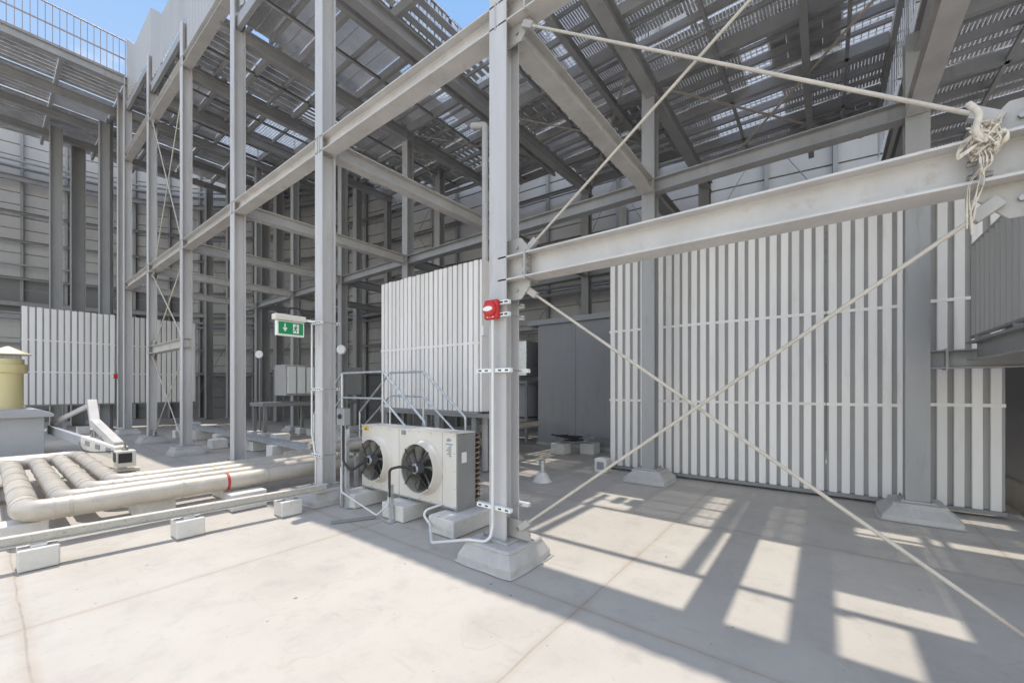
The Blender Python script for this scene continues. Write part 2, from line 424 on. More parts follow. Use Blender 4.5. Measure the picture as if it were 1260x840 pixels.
for i in range(len(WP)-1):
    a, b = WP[i], WP[i+1]; n = inward(a, b); L_ = (b-a).length; k = max(1, round(L_/1.45))
    for j in range(k):
        p = a.lerp(b, (j+0.5)/k) + n*0.09
        MB().bar((*p.xy,0.02), (*p.xy,14.6), 0.10, 0.12, tuple(n)).build('mullion', 'dsteel', wall)
for zz, m_, r_, off in ((11.9,'dsteel',0.055,0.55),(11.62,'dsteel',0.055,0.62),(5.0,'dsteel',0.055,0.55),(4.75,'dsteel',0.055,0.62),(7.2,'dsteel',0.05,0.5)):
    pts = [WP[i] + (V((ctr.x-WP[i].x, ctr.y-WP[i].y, 0)).normalized())*off for i in range(len(WP))]
    if zz == 7.2: pts = pts[:5]
    MB().tube([(*p.xy, zz) for p in pts], r_, 8).build('rail_pipe', m_, wall)
for zz in (11.15, 5.45, 8.3, 9.6, 6.6, 3.6, 2.35):
    mg = MB()
    for i in range(len(WP)-1):
        a = WP[i] + (V((ctr.x-WP[i].x, ctr.y-WP[i].y, 0)).normalized())*0.42
        b = WP[i+1] + (V((ctr.x-WP[i+1].x, ctr.y-WP[i+1].y, 0)).normalized())*0.42
        mg.chan((*a.xy,zz), (*b.xy,zz), 0.24 if zz in (11.15, 5.45) else 0.11, 0.10)
    mg.build('girt', 'dsteel', wall)
for i in range(4, len(WP)-2):
    a, b = WP[i], WP[i+1]; n = inward(a, b)
    for (z0, z1) in ((5.6, 11.0), (0.4, 4.6)):
        for s_ in (0, 1):
            p = a.lerp(b, 0.12) + n*(0.3 + s_*0.03); q = a.lerp(b, 0.88) + n*(0.3 + s_*0.03)
            if s_: p, q = q, p
            MB().tube([(*p.xy, z0), (*q.xy, z1)], 0.014, 6).build('tie_rod', 'dsteel', wall)

# posts standing just inside the wall
def post_at(px, fwd, w, ztop, label, m='msteel', face=None):
    p = CV((px-630)/500*fwd, fwd)
    t = thing('wall_post', label, 'column', (p.x, p.y, 0), 'posts along the enclosure wall')
    MB().isec((p.x,p.y,0.02), (p.x,p.y,ztop), w, w, 0.02, 0.014, face or (1,0,0)).build('post', m, t)
    MB().box((p.x-w*.8,p.y-w*.8,0), (p.x+w*.8,p.y+w*.8,0.025)).build('base_plate', 'dsteel', t)
for px, f, w, zt, lb in ((69,15.9,0.34,11.8,'flat dark grey post left of the pair behind the white louvre screen'),
                         (96,17.2,0.42,11.8,'wide dark grey post in the middle of the left wall'),
                         (128,15.6,0.28,11.8,'slim grey post just left of the doubled column'),
                         (257,20.9,0.30,12.2,'dark post at the start of the wall curve'),
                         (325,20.3,0.40,12.2,'tall dark post in the curve of the wall carrying the white disc'),
                         (343,19.2,0.34,12.0,'dark post right of the white disc in the wall curve'),
                         (440,18.2,0.30,11.0,'dark post on the wall left of the louvred box'),
                         (541,15.0,0.26,9.6,'dark post on the wall above the louvred box'),
                         (768,12.2,0.22,7.0,'slim dark post beside the plant room roof'),
                         (966,9.9,0.24,6.2,'pale post on the right side wall')):
    post_at(px, f, w, zt, lb)

# ------------------------------------------------------------------ columns
ROWN = ['front', 'middle', 'back']
def plinth(v, u, big, label, cat='plinth', w0=0.37, w1=0.27, h=0.19):
    m = MB(); rq = random.Random(int(v*100+u*37))
    lv = [(w0+0.02,0.0),(w0*0.985,0.012),(w0*0.9+w1*0.1,h*0.30),(w1+0.012,h*0.74),(w1,h*0.84),(w1+0.006,h*0.88),(w1-0.004,h*0.97),(w1-0.016,h)]
    K = 9; vs = []
    for li, (w, z) in enumerate(lv):
        for side in range(4):
            for i in range(K):
                t_ = -1 + 2*i/K
                x_, y_ = ((t_,-1),(1,t_),(-t_,1),(-1,-t_))[side]
                cr = 1 - 0.05*(abs(x_)*abs(y_))**6
                jw = rq.uniform(-0.004, 0.004)*(1.0 if li < 5 else 0.3)
                vs.append((v+(w*cr+jw)*x_, u+(w*cr+jw)*y_, max(0, z + (rq.uniform(-0.002,0.002) if 0 < li < 7 else 0))))
    nn = 4*K
    fs = [(i*nn+j, i*nn+(j+1)%nn, (i+1)*nn+(j+1)%nn, (i+1)*nn+j) for i in range(len(lv)-1) for j in range(nn)]
    fs.append(tuple((len(lv)-1)*nn+j for j in range(nn)))
    m.add(vs, fs)
    o = m.build('column_plinth', 'plinth', None)
    return tag(o, label, cat, 'plinths under the columns')
LAB1 = ['grey steel column at the right edge holding the frayed cloth knot',
        'nearest grey steel column carrying the red alarm sounder',
        'grey steel column carrying the green exit sign',
        'front row column between the exit sign and the pipes behind it',
        'front row column at the right side of the cross braced bay',
        'front row column at the left side of the cross braced bay',
        'front row column, right one of the tight pair by the left louvre screen',
        'far front row column behind the tight pair']
def column(row, n, label, ztop, u=None, w=0.2, m='steel'):
    v = VR[row]; u = U(n) if u is None else u
    t = thing('steel_column', label, 'column', (v, u, 0), 'steel columns of the grid')
    zb = 0.0 if (row == 0 and n == 7) else (0.06 if (row, n) == (0, 0) else (0.20 if row == 1 else 0.19))
    MB().isec((v,u,zb+0.02), (v,u,ztop), w, w, 0.016, 0.011, (1,0,0)).build('shaft', m, t)
    bw = 0.12 if (row, n) == (0, 0) else 0.16
    MB().box((v-bw,u-bw,zb), (v+bw,u+bw,zb+0.022)).build('base_plate', 'plate', t, 0.004)
    if row < 2 and 0 < n < 4 or (row, n) == (1, 0):
        for a in (-1,1):
            for b in (-1,1):
                bb = MB().lathe((v+a*0.132,u+b*0.132,zb+0.022), [(0.022,0),(0.022,0.004),(0.014,0.005),(0.014,0.018),(0.008,0.018),(0.008,0.034),(0,0.034)], (0,0,1), 6, False)
                bb.build('anchor_bolt', 'bolt', t)
    return t
cols = {}
for n in range(0, 8):
    cols[(0,n)] = column(0, n, LAB1[n], PZ(min(n,6)) - 0.02 if n >= 1 else PZ(0)-0.02)
    if n < 7: plinth(VR[0], U(n), True, f'sloped grey plinth under the {["cloth knot","red alarm","exit sign","third visible front row","right braced","left braced","paired left"][n]} column', w0=0.335 if n else 0.14, w1=0.265 if n else 0.13, h=0.19 if n else 0.06)
cols[(0,'b')] = column(0, 6, 'front row column, left one of the tight pair by the left louvre screen', PZ(6)-0.02, u=U(6)+1.05)
for n in range(0, 8):
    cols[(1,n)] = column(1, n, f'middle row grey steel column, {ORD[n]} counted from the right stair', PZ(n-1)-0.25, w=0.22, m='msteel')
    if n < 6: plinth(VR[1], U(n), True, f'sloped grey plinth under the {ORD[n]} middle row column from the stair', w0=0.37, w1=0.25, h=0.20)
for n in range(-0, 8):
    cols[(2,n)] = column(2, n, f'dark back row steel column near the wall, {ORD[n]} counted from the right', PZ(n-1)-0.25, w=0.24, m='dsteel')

# gussets on the braced bays (plane of the front row)
def gusset(col, u, z, du, dz):
    v = VR[0]
    pts = [(v-0.008,u,z),(v-0.008,u+du*0.30,z),(v-0.008,u+du*0.30,z+dz*0.06),(v-0.008,u+du*0.20,z+dz*0.17),(v-0.008,u,z+dz*0.17)]
    MB().poly(pts, (0.016,0,0)).build('gusset', 'plate', col)
    b = MB(); b.lathe((v-0.026,u+du*0.16,z+dz*0.085), [(0,0),(0.016,0),(0.016,0.03)], (1,0,0), 6, False); b.build('bolt', 'bolt', col)
BZ, LZ, HZ = 5.05, 2.69, 9.45
for n, s in ((0,1),(1,-1),(4,1),(5,-1)):
    c = cols[(0,n)]; u = U(n)
    for zc in ((LZ,BZ) if n < 2 else (LZ,BZ,HZ)):
        gusset(c, u, zc+0.11, s, 1); gusset(c, u, zc-0.11, s, -1)
    if n: gusset(c, u, 0.22, s, 1)
# stiffener plates where the beams meet the near columns
for n in (1,2,3,4,5):
    for zc in ((LZ,BZ) if n in (1,4,5) else (BZ,)):
        m = MB()
        for dz in (-0.105, 0.105):
            for s in (-1,1):
                m.box((VR[0]-0.083, U(n)+s*0.007, zc+dz-0.006), (VR[0]+0.083, U(n)+s*0.105, zc+dz+0.006))
        m.build('stiffener', 'plate', cols[(0,n)])

# ------------------------------------------------------------------ beams
def beam(p, q, label, h=0.22, b=0.2, m='beam', plate=True, near=False, tf=0.014, tw=0.010, group='steel beams of the frame'):
    p, q = V(p), V(q)
    t = thing('steel_beam', label, 'beam', tuple(p), group)
    d = (q-p).normalized()
    MB().isec(p, q, h, b, tf, tw).build('beam_section', m, t)
    if plate:
        sd = d.cross(V((0,0,1)))
        for e, s in ((p,1),(q,-1)):
            c = e + d*s*(0.02 if not near else 0.30)
            pm = MB(); pm.bar(c - d*0.009, c + d*0.009, b+0.012, h+0.03); 
            bo = MB()
            for i in (-1,1):
                for j in (-1,0,1):
                    bo.lathe(c + sd*(i*b*0.32) + V((0,0,j*h*0.30)), [(0,0.042),(0.014,0.042),(0.014,-0.042),(0,-0.042)], tuple(d), 6, False)
            pl = pm.build('end_plate', 'plate', t)
            bo.build('bolt_set', 'bolt', pl)
    return t
def bayname(n): return {0:'the alarm and cloth knot columns',1:'the alarm and exit sign columns',2:'the exit sign column and the next one left',3:'the pipe side column and the braced bay',4:'the two braced bay columns',5:'the braced bay and the tight pair'}[n]
for n in range(0, 6):
    x = VR[0]
    near = n == 0
    beam((x,U(n)+0.006,BZ), (x,U(n+1)-0.006,BZ), f'front row beam at head height of the frame between {bayname(n)}', near=near)
    if n in (0,4):
        beam((x,U(n)+0.006,LZ), (x,U(n+1)-0.006,LZ), f'low front row beam crossing between {bayname(n)}', near=near)
    if n in (3,4,5):
        beam((x,U(n)+0.006,HZ), (x,U(n+1)-0.006,HZ), f'high front row beam under the deck between {bayname(n)}')
for n in range(0, 7):
    lb = ['the cloth knot column','the alarm column','the exit sign column','the column left of the exit sign','the right braced column','the left braced column','the tight pair'][n]
    beam((VR[0]+0.1,U(n),BZ), (VR[1]-0.11,U(n),BZ), f'cross beam running back from {lb} to the middle row')
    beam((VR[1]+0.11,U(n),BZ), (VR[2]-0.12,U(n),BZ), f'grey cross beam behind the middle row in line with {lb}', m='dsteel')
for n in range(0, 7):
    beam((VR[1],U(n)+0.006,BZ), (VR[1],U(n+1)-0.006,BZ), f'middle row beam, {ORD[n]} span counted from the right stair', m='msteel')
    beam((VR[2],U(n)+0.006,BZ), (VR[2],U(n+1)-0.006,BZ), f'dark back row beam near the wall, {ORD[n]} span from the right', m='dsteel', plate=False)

# ------------------------------------------------------------------ tie rods
def rod(a, b, label, r=0.016):
    a, b = V(a), V(b); d = (b-a).normalized()
    t = thing('tie_rod', label, 'brace rod', tuple(a), 'cross bracing rods')
    MB().tube([a, b], r, 10).build('rod', 'rod', t)
    for e, s in ((a,1),(b,-1)):
        MB().bar(e - d*s*0.05, e + d*s*0.07, 0.045, 0.06).build('clevis', 'plate', t, 0.004)
x = VR[0]
ofs = 0.03
rod((x-ofs,U(1)-0.29,BZ-0.20), (x-ofs,U(0)+0.27,LZ+0.22), 'pale brace rod slanting from the alarm column top down to the cloth knot', 0.0115)
rod((x+ofs,U(1)-0.29,LZ+0.20), (x+ofs,U(0)+0.27,BZ-0.22), 'pale brace rod rising from the alarm column out of the top of view', 0.0115)
rod((x+ofs,U(1)-0.29,LZ-0.22), (x+ofs,U(0)+0.06,0.36), 'pale brace rod slanting down right in front of the white panels', 0.0115)
rod((x-ofs,U(0)+0.27,LZ-0.22), (x-ofs,U(1)-0.25,0.36), 'pale brace rod rising from the alarm column foot to the cloth knot', 0.0115)
for (z0, z1, nm) in ((0.36,LZ-0.22,'lowest'),(LZ+0.22,BZ-0.22,'second lowest'),(BZ+0.22,HZ-0.22,'tall upper')):
    rod((x-ofs,U(4)+0.27,z0), (x-ofs,U(5)-0.27,z1), f'thin brace rod rising left in the {nm} panel of the far braced bay', 0.014)
    rod((x+ofs,U(4)+0.27,z1), (x+ofs,U(5)-0.27,z0), f'thin brace rod falling left in the {nm} panel of the far braced bay', 0.014)

# ------------------------------------------------------------------ stepped deck
STEP = ['lowest','second','third','fourth','fifth','sixth','topmost','top']
def pname(n): return {-1:'lowest',0:'second',1:'third',2:'fourth',3:'fifth',4:'sixth',5:'seventh',6:'topmost'}[n]
VL = [3.0, 4.15, 5.5, 7.05, 8.4, 9.75, 11.1]
def deck_panel(n, u0, u1, v0, v1, kind, label):
    z = PZ(n)
    if kind == 'solid':
        m = MB(); k = max(1, round((u1-u0)/0.225)); w = (u1-u0)/k
        for i in range(k):
            a = u0 + i*w
            # folded plank: flat pan with turned-down ribs
            m.box((v0+0.01, a+0.003, z-0.006), (v1-0.01, a+w-0.003, z))
            m.box((v0+0.01, a+0.003, z-0.022), (v1-0.01, a+0.008, z-0.007))
        nm, mm, ct = 'deck_panel', 'deck', 'deck panel'
    elif kind == 'mesh':
        m = MB(); k = max(1, round((u1-u0)/0.045)); w = (u1-u0)/k
        g_ = 0.005 + 0.003*((n*7 + int(v0*3)) % 3)/2
        for i in range(k):
            a = u0 + i*w
            m.box((v0+0.01, a+g_, z-0.030), (v1-0.01, a+w-g_, z))
        for q in (0.25, 0.5, 0.75):
            m.box((v0+(v1-v0)*q-0.01, u0, z-0.046), (v0+(v1-v0)*q+0.01, u1, z-0.031))
        nm, mm, ct = 'mesh_panel', 'grate', 'deck panel'
    elif kind == 'plank':
        m = MB(); k = max(1, round((u1-u0)/0.17)); w = (u1-u0)/k
        for i in range(k):
            a = u0 + i*w
            m.box((v0+0.01, a+0.03, z-0.012), (v1-0.01, a+w-0.03, z))
        nm, mm, ct = 'spaced_planks', 'grate', 'deck panel'
    elif kind == 'slot':
        m = MB(); k = max(1, round((u1-u0)/0.075)); w = (u1-u0)/k
        for i in range(k):
            a = u0 + i*w
            m.box((v0+0.01, a+0.009, z-0.022), (v1-0.01, a+w-0.009, z))
        nm, mm, ct = 'slotted_panel', 'grate', 'deck panel'
    else:
        m = MB(); k = max(1, round((v1-v0)/0.085)); w = (v1-v0)/k
        for i in range(k+1):
            a = min(v0 + 0.006 + i*w, v1-0.006)
            m.box((a-0.004, u0+0.01, z-0.03), (a+0.004, u1-0.01, z))
        k = max(1, round((u1-u0)/0.085)); w = (u1-u0)/k
        for i in range(k+1):
            a = min(u0 + 0.012 + i*w, u1-0.012)
            m.box((v0+0.006, a-0.005, z-0.02), (v1-0.006, a+0.005, z-0.001))
        nm, mm, ct = 'grating_panel', 'grate', 'grating'
    o = m.build(nm, mm)
    return tag(o, label, ct, 'deck panels overhead')
KN = {'solid':'ribbed galvanised', 'slot':'slotted galvanised', 'mesh':'fine slatted mesh', 'plank':'widely spaced plank', 'grate':'open grating'}
def cells(n, row_specs):
    """row_specs: strip index -> list of (u offset from, to, kind)"""
    for k, segs in row_specs.items():
        v0, v1 = VL[k], VL[k+1]
        for j, sg in enumerate(segs):
            a, b, kind = sg[:3]; w0, w1 = (sg[3], sg[4]) if len(sg) > 3 else (v0, v1)
            pos = 'near end' if j == 0 else ('far end' if j == len(segs)-1 else f'{ORD[j]} piece')
            lab = f'{KN[kind]} panel on the {pname(n)} deck step, {ORD[k]} strip back, {pos}'
            if len(segs) == 1: lab = f'{KN[kind]} panel on the {pname(n)} deck step, {ORD[k]} strip back'
            deck_panel(n, U(n)+a, U(n)+b, w0+0.03, w1-0.03, kind, lab)
full = lambda k: [(0.0, 3.3, k)]
SPEC = {  # unseen openings in the near steps are shaped to throw sun patches on the floor
 -1: {0:full('solid'),1:full('mesh'),2:full('mesh'),3:[(0,0.9,'grate'),(0.9,3.3,'mesh')],4:full('mesh'),5:full('mesh')},
  0: {0:[(0.0,2.85,'mesh')],1:[(0,2.55,'mesh'),(2.555,3.3,'mesh',4.46,5.5)],2:[(0.0,1.7,'mesh'),(1.705,2.4,'mesh',5.5,6.30),(1.705,2.4,'mesh',6.46,7.05),(2.405,2.5,'mesh'),(2.505,2.7,'mesh',5.5,6.22),(2.505,2.7,'mesh',6.46,7.05),(2.705,3.3,'mesh',5.5,6.22),(2.705,3.3,'mesh',6.46,7.05)],3:[(0,0.7,'grate'),(0.7,1.6,'solid'),(1.6,2.0,'grate'),(2.0,3.3,'mesh')],4:[(0,1.5,'mesh'),(1.5,2.7,'grate'),(2.7,3.3,'mesh')],5:[(0,1.5,'solid'),(1.5,3.3,'mesh')]},
  1: {0:[(2.72,3.3,'plank')],1:[(2.72,3.3,'plank')],2:[(0,1.32,'mesh'),(1.32,1.58,'grate'),(1.58,2.3,'mesh'),(2.3,2.72,'plank',5.75,6.2),(2.8,3.3,'plank',5.5,6.2),(2.3,3.3,'mesh',6.2,7.05)],3:[(0,0.35,'grate'),(0.35,1.1,'mesh'),(1.1,2.3,'mesh',7.22,8.4),(2.3,3.3,'solid')],4:[(0,1.6,'solid'),(1.6,3.3,'mesh')],5:full('mesh')},
  2: {0:[(0,1.3,'plank'),(1.3,3.3,'mesh')],1:[(0,3.3,'mesh')],2:[(0,0.5,'grate'),(0.5,1.5,'solid'),(1.5,1.9,'grate'),(1.9,3.3,'mesh')],3:[(0,0.4,'grate'),(0.4,2.0,'mesh'),(2.0,2.5,'grate'),(2.5,3.3,'solid')],4:[(0,2.4,'mesh'),(2.4,3.3,'plank')],5:full('solid')},
  3: {0:[(0,1.1,'grate'),(1.25,3.3,'solid')],1:[(0,1.5,'mesh'),(1.5,3.3,'solid')],2:[(0,2.3,'mesh'),(2.3,3.3,'plank')],3:[(0,1.4,'solid'),(1.4,3.3,'mesh')],4:full('solid'),5:[(0,1.8,'plank'),(1.8,3.3,'solid')]},
  4: {0:[(0,3.3,'mesh')],1:[(0,1.4,'plank'),(1.4,3.3,'solid')],2:[(0,1.2,'plank'),(1.2,1.8,'solid'),(1.8,3.3,'grate')],3:[(0,1.5,'plank'),(1.5,3.3,'solid')],4:[(0,1.2,'grate'),(1.2,3.3,'solid')],5:[(0,1.5,'solid'),(1.5,3.3,'plank')]},
  5: {0:[(0,3.3,'solid')],1:[(0,3.3,'mesh')],2:[(0,0.45,'solid'),(0.45,1.2,'grate'),(1.2,1.6,'solid'),(1.6,3.3,'grate')],3:[(0,0.9,'grate'),(0.9,1.5,'solid'),(1.5,2.6,'grate'),(2.6,3.3,'solid')],4:full('solid'),5:full('solid')},
}
for n, sp in SPEC.items(): cells(n, sp)
# risers between the steps: vertical ribbed sheets with a few slotted ones
for n in range(0, 7):
    for k in range(6):
        if n in (1,) and k < 2: continue
        m = MB(); a0, a1 = VL[k]+0.03, VL[k+1]-0.03; q = max(1, round((a1-a0)/0.09)); w = (a1-a0)/q
        gap = 0.012 if (n*5+k*3) % 4 == 1 else 0.001
        for i in range(q):
            off = 0.012*(i % 2)
            m.box((a0+i*w+gap, U(n)+0.03+off, PZ(n-1)+0.02), (a0+(i+1)*w-gap, U(n)+0.034+off, PZ(n)-0.05))
        o = m.build('riser_panel', 'deck'); tag(o, f'upright ribbed riser sheet behind the {pname(n-1)} deck step, {ORD[k]} from the front edge', 'riser panel', 'riser sheets between the deck steps')
# edge planks added along the front edge; near ones widened for their floor shadow
for n in range(0, 6):
    o = MB().box((2.98, U(n)+0.02, PZ(n)+0.004), (3.52 if n < 3 else 3.2, U(n+1)-0.02, PZ(n)+0.028)).build('edge_plank', 'deck')
    tag(o, f'narrow plank along the front edge of the {pname(n)} deck step', 'deck plank', 'planks along the deck edge')
# purlins (along the row), two edge beams across per step
for n in range(-1, 6):
    z = PZ(n) - 0.045
    for k, v in enumerate(VL):
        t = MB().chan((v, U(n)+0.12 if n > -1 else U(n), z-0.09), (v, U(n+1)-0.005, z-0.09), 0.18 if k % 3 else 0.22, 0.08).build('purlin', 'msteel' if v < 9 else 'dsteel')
        tag(t, f'slim purlin under the {pname(n)} deck step, {ORD[k]} from the front edge', 'purlin', 'purlins under the deck')
for n in range(-1, 6):
    for k in range(6):
        if n in (0, 1) and k < 2: continue
        v = (VL[k]+VL[k+1])/2; z = PZ(n) - 0.04
        t = MB().chan((v, U(n)+0.12, z-0.055), (v, U(n+1)-0.02, z-0.055), 0.11, 0.06).build('purlin', 'msteel')
        tag(t, f'thin secondary purlin in {ORD[k]} strip of the {pname(n)} deck step', 'purlin', 'secondary purlins under the deck')
for n in range(0, 7):
    z = PZ(n-1) - 0.045 - 0.22
    beam((VR[0]+0.1,U(n)-0.06,z-0.10), (VR[2]+0.2,U(n)-0.06,z-0.10), f'long cross girder carrying the back of the {pname(n-1)} deck step', h=0.26, b=0.18, plate=False, m='msteel', group='long girders under the deck')
    z = PZ(n) - 0.05 - 0.18
    beam((4.15 if n < 2 else 3.04,U(n)+1.13,z-0.08), (VR[2]+0.03,U(n)+1.13,z-0.08), f'slim cross girder carrying the front of the {pname(n)} deck step', h=0.16, b=0.10, plate=False, m='msteel', group='long girders under the deck')
for n in range(0, 6):
    z = PZ(n) - 0.12
    o = MB().chan((5.5 if n in (0, 1) else 3.05, U(n)+0.075, z), (VR[2]+0.03, U(n)+0.075, z), 0.2, 0.07).build('edge_channel', 'msteel')
    tag(o, f'channel along the front lip of the {pname(n)} deck step', 'edge channel', 'lip channels of the deck steps')
for n in range(-1, 6):
    for j, du in enumerate((0.62, 2.25)):
        z = PZ(n) - 0.165
        v0 = 5.5 if n in (0, 1) else 3.05
        o = MB().chan((v0, U(n)+du, z-0.03), (VR[2]+0.03, U(n)+du, z-0.03), 0.06, 0.05).build('deck_joist', 'msteel')
        tag(o, f'thin cross joist under the {pname(n)} deck step, {["nearer","farther"][j]} of its two', 'joist', 'thin joists under the deck')
    for k in range(2, 6):
        for j, f_ in enumerate((0.25, 0.75)):
            if n > 2: continue
            v = VL[k] + (VL[k+1]-VL[k])*f_; z = PZ(n) - 0.05
            o = MB().chan((v, U(n)+0.12, z-0.03), (v, U(n+1)-0.02, z-0.03), 0.06, 0.04).build('deck_joist', 'msteel')
            tag(o, f'thin lengthwise joist in {ORD[k]} strip of the {pname(n)} deck step, {["front","rear"][j]} one', 'joist', 'thin joists under the deck')
# horizontal tie bracing seen under the gratings
for n in (0,1,2,3):
    z = PZ(n) - 0.3
    for k, (va, vb) in enumerate(((7.1,11.0),(11.0,7.1))):
        o = MB().bar((va, U(n)+0.3, z-k*0.02), (vb, U(n)+3.1, z-k*0.02), 0.05, 0.008).build('flat_tie', 'rod')
        tag(o, f'flat bracing strip under the {pname(n)} deck step slanting {"back" if k else "forward"}', 'brace strip', 'flat strips under the deck')
# corrugated stepped parapets on the front row
for n in (1,2,3,4,5):
    m = MB(); vs = []; k = 0
    u = U(n); step = 0.055
    N_ = int(DU/step)
    for i in range(N_+1):
        du = i*step
        zt = PZ(n)+1.4 + max(0, (du-2.1)/(DU-2.1))*0.85
        off = 0.009 if (i//2) % 2 else -0.009
        vs += [(VR[0]-0.02+off, u+du, PZ(n)+0.10), (VR[0]-0.02+off, u+du, zt), (VR[0]-0.012+off, u+du, PZ(n)+0.10), (VR[0]-0.012+off, u+du, zt)]
    fs = []
    for i in range(N_):
        a = i*4; b = a+4
        fs += [(a,b,b+1,a+1),(a+2,a+3,b+3,b+2),(a+1,b+1,b+3,a+3),(a,a+2,b+2,b)]
    m.add(vs, fs)
    o = m.build('parapet_screen', 'parapet')
    tag(o, f'corrugated grey parapet sheet with sloped end on the {pname(n)} deck step', 'parapet', 'stepped parapets along the deck edge')

# topmost platform on the far left
n = 6; u0, u1 = U(6), U(6)+5.8; z = PZ(6)
VT = [-4.0,-2.65,-1.3,0.05,1.5,3.0,4.35,5.7,7.05,8.4,9.75,11.1]
for k in range(len(VT)-1):
    for j, (a, b) in enumerate(((u0,u0+1.9),(u0+1.95,u0+3.8),(u0+3.85,u1 + (1.7 if VT[k] < 5 else 0)))):
        kind = 'solid'
        if (k, j) in ((4,1),): kind = 'slot'
        deck_panel(6, a, b, VT[k]+0.03, VT[k+1]-0.03, kind, f'{KN[kind]} panel on the topmost deck, {ORD[k]} strip from the left, {["front","middle","rear"][j]} piece')
for k, v in enumerate(VT):
    o = MB().chan((v,u0+0.1,z-0.14), (v,u1 + (1.7 if v < 5 else 0),z-0.14), 0.18, 0.08).build('purlin', 'msteel')
    tag(o, f'slim purlin under the topmost deck, {ORD[k]} from the left', 'purlin', 'purlins under the deck')
for j, uu in enumerate((u0+0.0,u0+1.92,u0+3.82,u1)):
    beam((-4.2,uu,z-0.36 if j else z-0.13), (11.3,uu,z-0.36 if j else z-0.13), f'girder across under the topmost deck, {ORD[j]} from its front edge', h=0.26, b=0.16, plate=False, m='msteel', group='long girders under the deck')
# every deck step is one thing: its panels, purlins, joists, risers and lip channels are its parts
import re
STEPS = {}
for nm, n in [('lowest',-1),('second',0),('third',1),('fourth',2),('fifth',3),('sixth',4),('seventh',5),('topmost',6)]:
    lab = f'{nm} deck step overhead counted from the right, galvanised panels on grey joists' if n < 6 else 'topmost flat galvanised deck at the far left, below the guard rail'
    if n == -1: lab = 'lowest galvanised deck step overhead, in the top right corner'
    STEPS[nm] = thing('deck_step', lab, 'deck', (7.0, U(n)+1.65, PZ(n)), 'stepped decks overhead')
for o in list(COL.objects):
    if o.type == 'MESH' and o.parent is None and o.get('category') in ('deck panel','grating','deck plank','purlin','joist','riser panel','edge channel'):
        r_ = re.search(r'(lowest|second|third|fourth|fifth|sixth|seventh|topmost) deck', o['label'])
        st = STEPS[r_.group(1)]
        o.parent = st; o.matrix_parent_inverse = Matrix.Translation(-st.location)
        cat_ = o['category']
        for key in ('label','category','group'):
            if key in o: del o[key]
        if cat_ == 'grating': o['label'] = 'open grating panel letting the sky through'
rl = thing('guard_rail', 'long weathered guard rail of upright bars on the topmost deck edge', 'railing', (0, u0, z))
MB().tube([(-4.2,u0+0.05,z+1.28),(2.95,u0+0.05,z+1.28)], 0.024, 8).build('top_rail', 'rustrail', rl)
MB().bar((-4.2,u0+0.05,z+0.66),(2.95,u0+0.05,z+0.66), 0.012, 0.05).build('middle_rail', 'rustrail', rl)
MB().bar((-4.2,u0+0.05,z+0.10),(2.95,u0+0.05,z+0.10), 0.012, 0.05).build('bottom_rail', 'rustrail', rl)
bme = MB().bar((0,u0+0.05,z+0.02),(0,u0+0.05,z+1.27), 0.016, 0.016, (1,0,0))
b0 = bme.build('baluster', 'rustrail', rl)
k = 0
v = -4.1
while v < 2.95:
    o = b0 if k == 0 else b0.copy()
    if k: COL.objects.link(o)
    o.location.x = v
    k += 1; v += 0.15

# ------------------------------------------------------------------ white louvre screens
def louvre(name, label, p, q, z0, z1, nrm, pitch, wslat, rails, depth=0.030, back=True, thick=0.06):
    """slats between plan points p and q, facing nrm"""
    p, q, nrm = V((*p,0)), V((*q,0)), V((*nrm,0)).normalized()
    d = (q-p); L_ = d.length; d.normalize()
    t = thing(name, label, 'louvre screen', (*((p+q)/2).xy, z0), 'white slatted louvre screens')
    k = max(1, round(L_/pitch)); w = L_/k
    for i in range(k):
        c = p + d*((i+0.5)*w) + nrm*(depth*0.5)
        jit = random.uniform(-0.003, 0.003)
        m = MB()
        c = c + nrm*jit + d*random.uniform(-0.0035, 0.0035); lean = d*random.uniform(-0.003, 0.003); zj = random.uniform(-0.012, 0.004)
        hw, hd = wslat/2, depth/2
        # folded slat: flat face with chamfered returns
        pr = [(-hw,-hd),(hw,-hd),(hw,hd-0.006),(hw-0.006,hd),(-hw+0.006,hd),(-hw,hd-0.006)]
        vs = [];
        for zz in (z0, z1):
            for a, b in pr: vs.append((c + d*a + nrm*b + (lean if zz == z1 else -lean) + V((0,0,zz + (zj if zz == z1 else 0)))))
        n_ = len(pr)
        m.add(vs, [(j,(j+1)%n_,n_+(j+1)%n_,n_+j) for j in range(n_)] + [tuple(range(n_-1,-1,-1)), tuple(range(n_,2*n_))])
        m.build('slat', 'white', t)
    for z in rails:
        a = p + nrm*(depth*0.55) + V((0,0,z)); b = q + nrm*(depth*0.55) + V((0,0,z))
        rm = MB(); rm.bar(a, b, depth*0.9, 0.042)
        rm.bar(a + nrm*(depth*0.55), b + nrm*(depth*0.55), 0.006, 0.010)
        rm.build('cross_rail', 'white', t)
    a, b = p - nrm*(thick/2+0.002), q - nrm*(thick/2+0.002)
    m = MB(); m.bar(a + V((0,0,(z0+z1)/2)), b + V((0,0,(z0+z1)/2)), thick, z1-z0-0.01); m.build('backing', 'recess', t)
    for zz in (z0-0.025, ):
        MB().bar(p - nrm*0.0 + V((0,0,zz)), q + V((0,0,zz)), 0.14, 0.05).build('bottom_channel', 'dsteel', t)
    return t
VS = 7.62
def us_at(px, v=VS):
    k = (px-630)/500.0
    return (CT*v - k*ST*v)/(ST + k*CT)
louvre('louvre_screen', 'narrow white slatted screen left of the middle row column by the plant room', (VS+0.02,us_at(796)), (VS+0.02,us_at(750)), 0.08, 4.05, (-1,0), 0.145, 0.096, (1.36,2.71))
